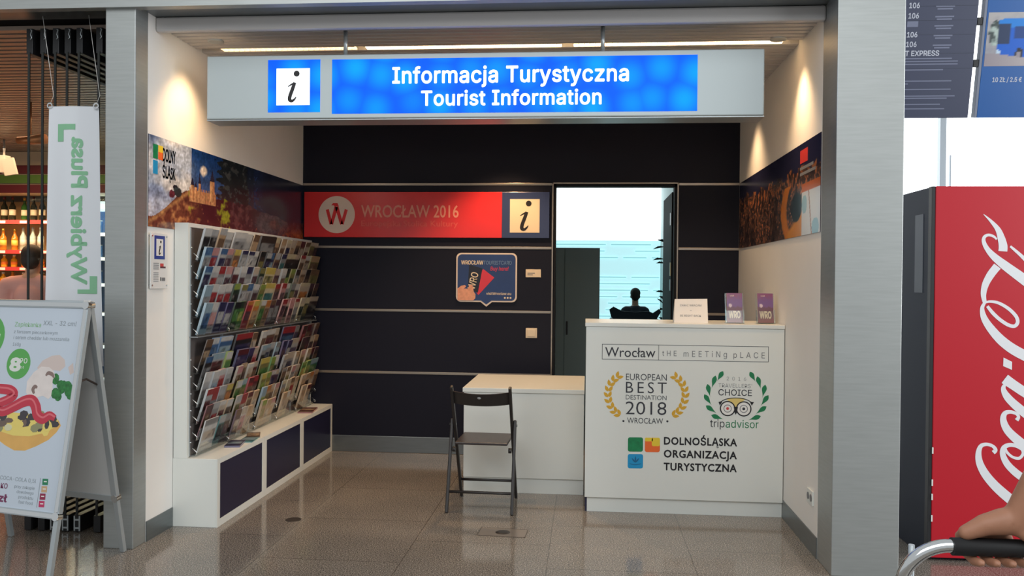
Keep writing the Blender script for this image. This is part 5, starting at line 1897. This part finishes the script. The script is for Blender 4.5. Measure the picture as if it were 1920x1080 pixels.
# ------------------------------------------------------------------ office behind the counter
M_OFF = mat('office_wall_paint', rgb(186, 202, 202), 0.6)
struct(bx('wall_office_left', (-1.7, 7.62, 0), (-1.6, 16.6, 3.6), M_OFF))
struct(bx('wall_office_right', (1.40, 7.62, 0), (1.50, 16.6, 3.6), M_OFF))
struct(bx('ceiling_office', (-1.7, 7.62, 3.5), (1.5, 16.6, 3.6), M_OFF))
w2 = bpy.data.objects.new('window_2', None)
COL.objects.link(w2)
struct(w2)
M_SKY2 = mat('overcast_daylight_glass', rgb(240, 248, 255), 0.3, emit=(0.93, 0.99, 1.0, 1), estr=2.2)
M_FROST = mat('pale_blue_blind', rgb(170, 226, 230), 0.5, emit=(0.47, 0.73, 0.77, 1), estr=1.0)
MB().box((-1.6, 16.50, 2.33), (1.40, 16.54, 3.5), M_SKY2).build('pane', w2)
MB().box((-1.6, 16.50, 0.0), (1.40, 16.54, 2.33), M_FROST).build('lit_blind', w2)
mb = MB()
M_BLS = mat('blind_slat_shade', rgb(150, 200, 205), 0.5, emit=(0.30, 0.58, 0.62, 1), estr=0.9)
rs = random.Random(11)
for q in range(15):
    z = 2.24 - q * 0.125
    x = -1.58
    while x < 1.3:
        L_ = rs.uniform(0.3, 1.2)
        if rs.random() < 0.62:
            mb.box((x, 16.47, z), (min(1.38, x + L_), 16.495, z + 0.022), M_BLS)
        x += L_ + 0.1
mb.build('blind_slats', w2)

t = thing('filing_cabinet', 'tall dark grey two-door cabinet inside the office seen through the doorway', 'cabinet', (-0.10, 9.5, 0))
M_CAB = mat('dark_grey_green_steel', rgb(150, 168, 166), 0.45)
MB().box((-0.56, 0.0, 0.0), (0.243, 0.45, 1.915), M_CAB, 0.003).build('body', t)
MB().box((-0.555, -0.018, 0.04), (-0.148, 0.0, 1.905), M_CAB, 0.003).build('door', t)
d_ = MB().box((-0.142, -0.018, 0.04), (0.238, 0.0, 1.905), M_CAB, 0.003).build('door', t)
MB().box((-0.125, -0.03, 0.95), (-0.105, -0.018, 1.1), M_BLACKP, 0.002).build('handle', d_)
t = thing('wall_plant', 'dark leafy plant standing inside the office at the open door', 'plant', (1.10, 12.2, 0))
mb = MB().lathe([(0.10, 0), (0.14, 0.28), (0.13, 0.28), (0.10, 0.26)], M_BLACKP, 16)
mb.build('pot', t)
M_LEAFD = mat('dark_plant_leaf', rgb(26, 40, 34), 0.5)
MB().tube([(0, 0, 0.25), (0.01, 0, 1.2), (0.0, 0, 2.15)], [0.02, 0.014, 0.006], M_LEAFD, 8).build('stem', t)
mb = MB()
rp = random.Random(21)
for q in range(24):
    z = 0.75 + 1.35 * q / 23
    a = rp.random() * 2 * pi
    L_ = rp.uniform(0.10, 0.22)
    b0 = Vector((0, 0, z))
    tip = b0 + Vector((cos(a) * L_, sin(a) * L_, rp.uniform(-0.08, 0.1)))
    sd = Vector((-sin(a), cos(a), 0)) * 0.035
    mid = (b0 + tip) / 2 + Vector((0, 0, 0.03))
    vs = [mb.bm.verts.new(p) for p in (b0, mid + sd, tip, mid - sd)]
    for f in (mb.bm.faces.new((vs[0], vs[1], vs[2])), mb.bm.faces.new((vs[0], vs[2], vs[3]))):
        f.material_index = mb.mi(M_LEAFD)
mb.build('leaves', t)


# =================================================================== PEOPLE
def organic(name, limbs, balls, m, parent=None, voxel=0.012, smooth=3, cut=None):
    """one continuous skin grown over tapered limbs and rounded masses"""
    mb = MB()
    for pts, rs_ in limbs:
        mb.tube(pts, rs_, m, 14)
        for p, r_ in zip(pts, rs_):
            mb.ellipsoid(p, (r_, r_, r_), m, 14)
    for c, r_, *rot_ in balls:
        mb.ellipsoid(c, r_, m, 18, rot_[0] if rot_ else None)
    bmesh.ops.recalc_face_normals(mb.bm, faces=mb.bm.faces)
    me = bpy.data.meshes.new(name)
    mb.bm.to_mesh(me)
    mb.bm.free()
    ob = bpy.data.objects.new(name, me)
    COL.objects.link(ob)
    md = ob.modifiers.new('r', 'REMESH')
    md.mode = 'VOXEL'
    md.voxel_size = voxel
    md.use_smooth_shade = True
    ms_ = ob.modifiers.new('s', 'SMOOTH')
    ms_.iterations = smooth
    ms_.factor = 0.5
    dg = bpy.context.evaluated_depsgraph_get()
    me2 = bpy.data.meshes.new_from_object(ob.evaluated_get(dg))
    bpy.data.objects.remove(ob)
    bpy.data.meshes.remove(me)
    me2.name = name
    me2.materials.clear()
    me2.materials.append(m)
    for p in me2.polygons:
        p.use_smooth = True
        p.material_index = 0
    o = bpy.data.objects.new(name, me2)
    COL.objects.link(o)
    if parent:
        o.parent = parent
    return o


def head_parts(c, fwd=(0, 1)):
    """balls of a head centred at c (skull centre), facing fwd in plan"""
    f = Vector((fwd[0], fwd[1], 0)).normalized()
    s = Vector((f.y, -f.x, 0))
    R = Matrix(((s.x, f.x, 0, 0), (s.y, f.y, 0, 0), (0, 0, 1, 0), (0, 0, 0, 1)))
    c = Vector(c)
    P = lambda a, b, z: tuple(c + s * a + f * b + Vector((0, 0, z)))
    return [(P(0, -0.008, 0.03), (0.076, 0.096, 0.092), R), (P(0, 0.03, -0.05), (0.058, 0.066, 0.072), R), (P(0, 0.062, -0.098), (0.026, 0.026, 0.02), R),
            (P(0, 0.098, -0.03), (0.014, 0.02, 0.026), R), (P(0, 0.09, 0.0), (0.01, 0.012, 0.03), R), (P(0, 0.085, -0.068), (0.026, 0.016, 0.010), R),
            (P(0.078, -0.005, -0.015), (0.010, 0.02, 0.032), R), (P(-0.078, -0.005, -0.015), (0.010, 0.02, 0.032), R)], P, R


M_SKIN = mat('skin_tone', rgb(206, 158, 130), 0.5, noise_amt=0.04, noise_scale=25)
M_SKIN2 = mat('tanned_skin_tone', rgb(172, 122, 96), 0.5, noise_amt=0.05, noise_scale=25)
M_HAIR = mat('dark_hair', rgb(52, 42, 36), 0.6, noise_amt=0.3, noise_scale=60, stretch=(1, 1, 0.2))
M_PINK = mat('pink_cotton', rgb(232, 172, 160), 0.8, noise_amt=0.04, noise_scale=12)
M_JEANS = mat('dark_denim', rgb(48, 56, 78), 0.8, noise_amt=0.1, noise_scale=30)
M_SHOE = mat('dark_shoe', rgb(40, 38, 40), 0.6)
M_EYE = mat('dark_eye', rgb(40, 30, 26), 0.3)


def standing(label, loc_, rz, skin, shirt_m, arm_l, arm_r, lean=0.0, voxel=0.012, hgt=1.0, hands=True, extra_balls=(), extra_limbs=()):
    t = thing('person', label, 'person', loc_, rz)
    L = lambda *p: [(q[0] * hgt, q[1] * hgt, q[2] * hgt) for q in p]
    hb, P, R = head_parts((0, 0.02 + lean, 1.62), (0, 1))
    limbs = [(L((0, 0, 0.95), (0, 0.0, 1.1), (0, 0.01 + lean * .6, 1.3), (0, lean * .9, 1.42)), [0.125, 0.115, 0.13, 0.10]),
             (L((0, lean * .9, 1.40), (0, 0.01 + lean, 1.55)), [0.062, 0.055]),
             (L((-0.16, lean * .8, 1.40), (0, lean * .8, 1.42), (0.16, lean * .8, 1.40)), [0.065, 0.08, 0.065])]
    for s in (-1, 1):
        limbs.append((L((s * 0.09, 0, 0.94), (s * 0.095, 0.015, 0.50), (s * 0.10, -0.01, 0.09)), [0.085, 0.056, 0.040]))
        limbs.append((L((s * 0.10, -0.03, 0.05), (s * 0.11, 0.14, 0.03)), [0.038, 0.028]))
    for arm in (arm_l, arm_r):
        limbs.append((L(*arm), [0.052, 0.043, 0.040, 0.028][:len(arm)] if len(arm) == 4 else [0.05, 0.042, 0.028]))
    limbs += list(extra_limbs)
    balls = hb + [((0, 0, 0.97 * hgt), (0.15, 0.11, 0.11))] + list(extra_balls)
    body = organic('body', limbs, balls, skin, t, voxel)
    # clothes as close shells
    sl = []
    for arm in (arm_l, arm_r):
        a, b = Vector(arm[0]), Vector(arm[1])
        sl.append((L(tuple(a), tuple(a.lerp(b, 0.55))), [0.070, 0.066]))
    organic('shirt', [(L((0, 0, 0.93), (0, 0.0, 1.1), (0, 0.01 + lean * .6, 1.3), (0, lean * .9, 1.41)), [0.145, 0.138, 0.148, 0.105]),
                      (L((-0.16, lean * .8, 1.40), (0, lean * .8, 1.415), (0.16, lean * .8, 1.40)), [0.08, 0.085, 0.08])] + sl, [((0, 0, 0.97 * hgt), (0.168, 0.13, 0.10))], shirt_m, t, 0.014)
    organic('trousers', [(L((s * 0.09, 0, 0.93), (s * 0.095, 0.015, 0.50), (s * 0.10, -0.01, 0.11)), [0.098, 0.072, 0.058]) for s in (-1, 1)], [((0, 0, 0.94 * hgt), (0.158, 0.12, 0.10))], M_JEANS, t, 0.014)
    for s in (-1, 1):
        organic('shoe', [(L((s * 0.10, -0.03, 0.05), (s * 0.112, 0.16, 0.036)), [0.049, 0.036])], [], M_SHOE, t, 0.01)
    organic('hair', [], [(P(0, -0.022, 0.052), (0.086, 0.098, 0.088), R), (P(0, -0.055, 0.0), (0.078, 0.06, 0.085), R)], M_HAIR, t, 0.01)
    for s in (-1, 1):
        MB().ellipsoid(P(s * 0.030, 0.083, 0.002), (0.011, 0.008, 0.008), M_EYE, 10).build('eye', t)
    if hands:
        pass
    return t


def hand_limbs(w, d, palm_n, side, spread=0.02, L=0.085):
    """relaxed hand from wrist w pointing d: palm and five bent fingers"""
    w, d, n = Vector(w), Vector(d).normalized(), Vector(palm_n).normalized()
    s = d.cross(n).normalized() * side
    out = [([tuple(w), tuple(w + d * 0.05 + s * 0.012), tuple(w + d * L + s * 0.012)], [0.024, 0.026, 0.018]), ([tuple(w), tuple(w + d * 0.05 - s * 0.016), tuple(w + d * L - s * 0.016)], [0.024, 0.024, 0.018])]
    for k_, (o_, ln) in enumerate(((0.031, 0.07), (0.010, 0.08), (-0.011, 0.075), (-0.031, 0.058))):
        a = w + d * L + s * o_
        b = a + d * ln * 0.5 + n * 0.012
        c = b + d * ln * 0.38 + n * 0.026
        out.append(([tuple(a), tuple(b), tuple(c)], [0.0095, 0.009, 0.0075]))
    a = w + d * 0.03 + s * 0.03
    out.append(([tuple(a), tuple(a + d * 0.035 + s * 0.018 + n * 0.01), tuple(a + d * 0.065 + s * 0.02 + n * 0.02)], [0.012, 0.011, 0.009]))
    return out


# shopper in the shop, back turned
shopper = standing('person in a pink T-shirt with short dark hair standing at the bottle shelves, back turned', (-5.07, 7.4, 0), radians(12), M_SKIN, M_PINK,
         ((-0.19, 0.0, 1.40), (-0.25, -0.01, 1.14), (-0.24, 0.10, 0.92), (-0.24, 0.12, 0.88)), ((0.19, 0.0, 1.40), (0.25, 0.0, 1.14), (0.18, 0.18, 1.02), (0.17, 0.20, 1.01)), 0.02, 0.013,
         extra_limbs=hand_limbs((-0.24, 0.12, 0.88), (0, 0.25, -0.97), (0.9, 0.2, 0), 1) + hand_limbs((0.17, 0.20, 1.01), (-0.15, 0.95, 0.1), (-0.3, 0, -0.9), 1))

shopper.scale = (1.04, 1.04, 1.045)

# seated person far off in the office, on a broad dark armchair, seen from behind
t = thing('office_armchair', 'broad dark armchair with flared arms at the far end of the office', 'armchair', (0.815, 14.5, 0))
M_ARM = mat('dark_upholstery', rgb(30, 38, 50), 0.6)
mb = MB()
prof = [(-0.30, 0.42), (-0.31, 0.86), (-0.40, 0.95), (-0.43, 1.07), (-0.36, 1.12), (-0.22, 1.05), (0.0, 1.03), (0.22, 1.05), (0.30, 1.02), (0.40, 1.09), (0.43, 1.04), (0.36, 0.92), (0.31, 0.86), (0.30, 0.42)]
mb.poly(prof, -0.06, 0.02, M_ARM)
mb.build('backrest', t)
MB().box((-0.29, 0.0, 0.36), (0.29, 0.52, 0.46), M_ARM, 0.03).build('seat', t)
for s in (-1, 1):
    MB().box((s * 0.36 - 0.05, 0.0, 0.40), (s * 0.36 + 0.05, 0.5, 0.92), M_ARM, 0.03).build('armrest', t)
for (a, b) in ((-0.3, 0.02), (0.3, 0.02), (-0.3, 0.47), (0.3, 0.47)):
    MB().cyl((a, b, 0), (a, b, 0.42), 0.022, M_BLACKP, 10).build('leg', t)
t = thing('person', 'seated person with short dark hair seen from behind in the office armchair', 'person', (0.83, 14.72, 0))
hb, P, R = head_parts((0, 0.0, 1.30), (0, 1))
lm = [([(0, 0, 0.56), (0, 0, 0.75), (0, -0.01, 0.95), (0, -0.01, 1.06)], [0.14, 0.13, 0.14, 0.10]), ([(0, 0, 1.05), (0, 0, 1.22)], [0.06, 0.055]), ([(-0.15, 0, 1.045), (0.15, 0, 1.045)], [0.065, 0.065])]
for s in (-1, 1):
    lm.append(([(s * 0.18, 0, 1.04), (s * 0.24, 0.02, 0.80), (s * 0.12, 0.24, 0.72)], [0.05, 0.042, 0.03]))
    lm.append(([(s * 0.09, 0, 0.545), (s * 0.11, 0.42, 0.54), (s * 0.11, 0.44, 0.09)], [0.075, 0.06, 0.042]))
    lm.append(([(s * 0.11, 0.43, 0.05), (s * 0.12, 0.58, 0.035)], [0.038, 0.028]))
organic('body', lm, hb, M_SKIN, t, 0.014)
organic('shirt', [([(0, 0, 0.58), (0, 0, 0.75), (0, -0.01, 0.95), (0, -0.01, 1.05)], [0.155, 0.148, 0.155, 0.108]), ([(-0.15, 0, 1.045), (0.15, 0, 1.045)], [0.08, 0.08])]
        + [([(s * 0.18, 0, 1.04), (s * 0.225, 0.01, 0.86)], [0.066, 0.058]) for s in (-1, 1)], [], mat('grey_shirt', rgb(58, 62, 72), 0.8), t, 0.014)
organic('trousers', [([(s * 0.09, 0, 0.55), (s * 0.11, 0.42, 0.545), (s * 0.11, 0.44, 0.12)], [0.085, 0.07, 0.055]) for s in (-1, 1)], [], M_JEANS, t, 0.014)
organic('hair', [], [(P(0, -0.022, 0.052), (0.088, 0.098, 0.09), R), (P(0, -0.05, 0.005), (0.08, 0.06, 0.09), R)], M_HAIR, t, 0.01)

# ------------------------------------------------------------------ luggage trolley and the hand on its handle
GZ, GY = 1.062, 1.65
tr = thing('luggage_trolley', 'chrome luggage trolley with black grip pushed along past the red machine', 'trolley', (0, 0, 0))
fr = [(0.600, 1.70, 0.30), (0.600, 1.68, 0.85)] + [(0.680 - 0.080 * cos(q * pi / 24), 1.672 - 0.022 * sin(q * pi / 24), 0.983 + 0.080 * sin(q * pi / 24)) for q in range(13)] + [(0.70, 1.65, 1.063)]
MB().tube(fr, 0.0125, M_CHROME, 14).build('handle_frame', tr)
mb = MB().tube([(1.42, 1.65, 1.063), (1.45, 1.65, 1.062), (1.482, 1.651, 1.053), (1.507, 1.655, 1.025), (1.519, 1.665, 0.985), (1.522, 1.68, 0.85), (1.522, 1.70, 0.30)], 0.0125, M_CHROME, 14)
mb.build('handle_frame', tr)
MB().tube([(0.682, GY, GZ), (1.44, GY, GZ + 0.004)], 0.0165, mat('black_grip_foam', rgb(26, 26, 28), 0.55), 18).build('grip', tr)
MB().tube([(0.632, 1.72, 0.25), (0.632, 1.71, 1.045)], 0.006, M_ALU, 8).build('brake_rod', tr)
mb = MB()
mb.tube([(0.60, 1.70, 0.30), (0.60, 1.70, 0.16), (0.66, 2.45, 0.14), (1.06, 2.6, 0.14), (1.46, 2.45, 0.14), (1.522, 1.70, 0.16), (1.522, 1.70, 0.30)], 0.014, M_CHROME, 12)
for q in range(5):
    yq = 1.80 + q * 0.15
    mb.tube([(0.62, yq, 0.15), (1.50, yq, 0.15)], 0.008, M_CHROME, 8)
mb.tube([(0.60, 1.69, 0.5), (1.522, 1.69, 0.5)], 0.01, M_CHROME, 8)
mb.build('base_frame', tr)
for (x, yq) in ((0.62, 1.72), (1.50, 1.72), (1.06, 2.55)):
    w_ = MB().tube([(x - 0.018, yq, 0.062), (x + 0.018, yq, 0.062)], 0.06, M_BLACK, 20).build('wheel', tr)
    MB().box((x - 0.028, yq - 0.015, 0.06), (x + 0.028, yq + 0.015, 0.15), M_STEELD, 0.003).build('wheel_fork', tr)

# the person pushing it: only forearm and hand reach into the picture
PXO, PYO = 1.27, 1.22        # where the body stands, facing along the aisle


def W(x, y, z):
    """place given in the hall -> the person's own frame (turned to face +y, no rotation)"""
    return (x - PXO, y - PYO, z)


wr = W(0.792, 1.638, 1.116)
el = W(0.905, 1.590, 1.355)
sh = W(PXO - 0.19, PYO + 0.06, 1.42)
hand = []
# palm: from the wrist down over the bar towards the knuckles
kn = [W(0.708, 1.652, 1.088), W(0.730, 1.662, 1.093), W(0.752, 1.668, 1.093), W(0.774, 1.672, 1.090)]
for q, kq in enumerate(kn):
    base = Vector(wr).lerp(Vector(kn[1]), 0.08) + Vector((0.012 * (q - 1.5), 0.004 * q, 0))
    hand.append(([tuple(base), tuple((base + Vector(kq)) / 2 + Vector((0, 0, 0.004))), kq], [0.025, 0.020, 0.0145]))
# fingers curl over the far side and under the bar
for q, kq in enumerate(kn):
    k3 = Vector(kq)
    x = k3.x + PXO
    dx = 0.006 * q
    ln = (0.92, 1.0, 1.0, 0.86)[q]
    p1 = W(x + dx + 0.004, 1.684, 1.073)
    p2 = W(x + dx + 0.010, 1.678, 1.045)
    p3 = W(x + dx + 0.015, 1.652 - 0.004 * ln, 1.036)
    p4 = W(x + dx + 0.017, 1.634 - 0.006 * ln, 1.040)
    hand.append(([kq, p1, p2, p3, p4], [0.0125, 0.0108, 0.0102, 0.0095, 0.0082]))
# thumb along the near side of the bar, under the palm
hand.append(([W(0.800, 1.625, 1.100), W(0.822, 1.622, 1.080), W(0.842, 1.632, 1.050), W(0.848, 1.646, 1.038)], [0.016, 0.0125, 0.0108, 0.0092]))
lt = standing('person out of frame whose bare forearm and hand grip the black trolley handle', (PXO, PYO, 0), 0.0, M_SKIN2, mat('plain_blue_shirt', rgb(70, 90, 130), 0.8),
              (sh, el, wr), ((0.19, 0.0, 1.40), (0.24, 0.06, 1.16), (0.10, 0.32, 1.105)), 0.02, 0.0045,
              extra_limbs=hand + [([el, tuple(Vector(el).lerp(Vector(wr), 0.35)), wr], [0.046, 0.044, 0.027])] + hand_limbs((0.09, 0.33, 1.10), (-0.3, 0.8, -0.2), (0, -0.2, -1), -1, L=0.06))
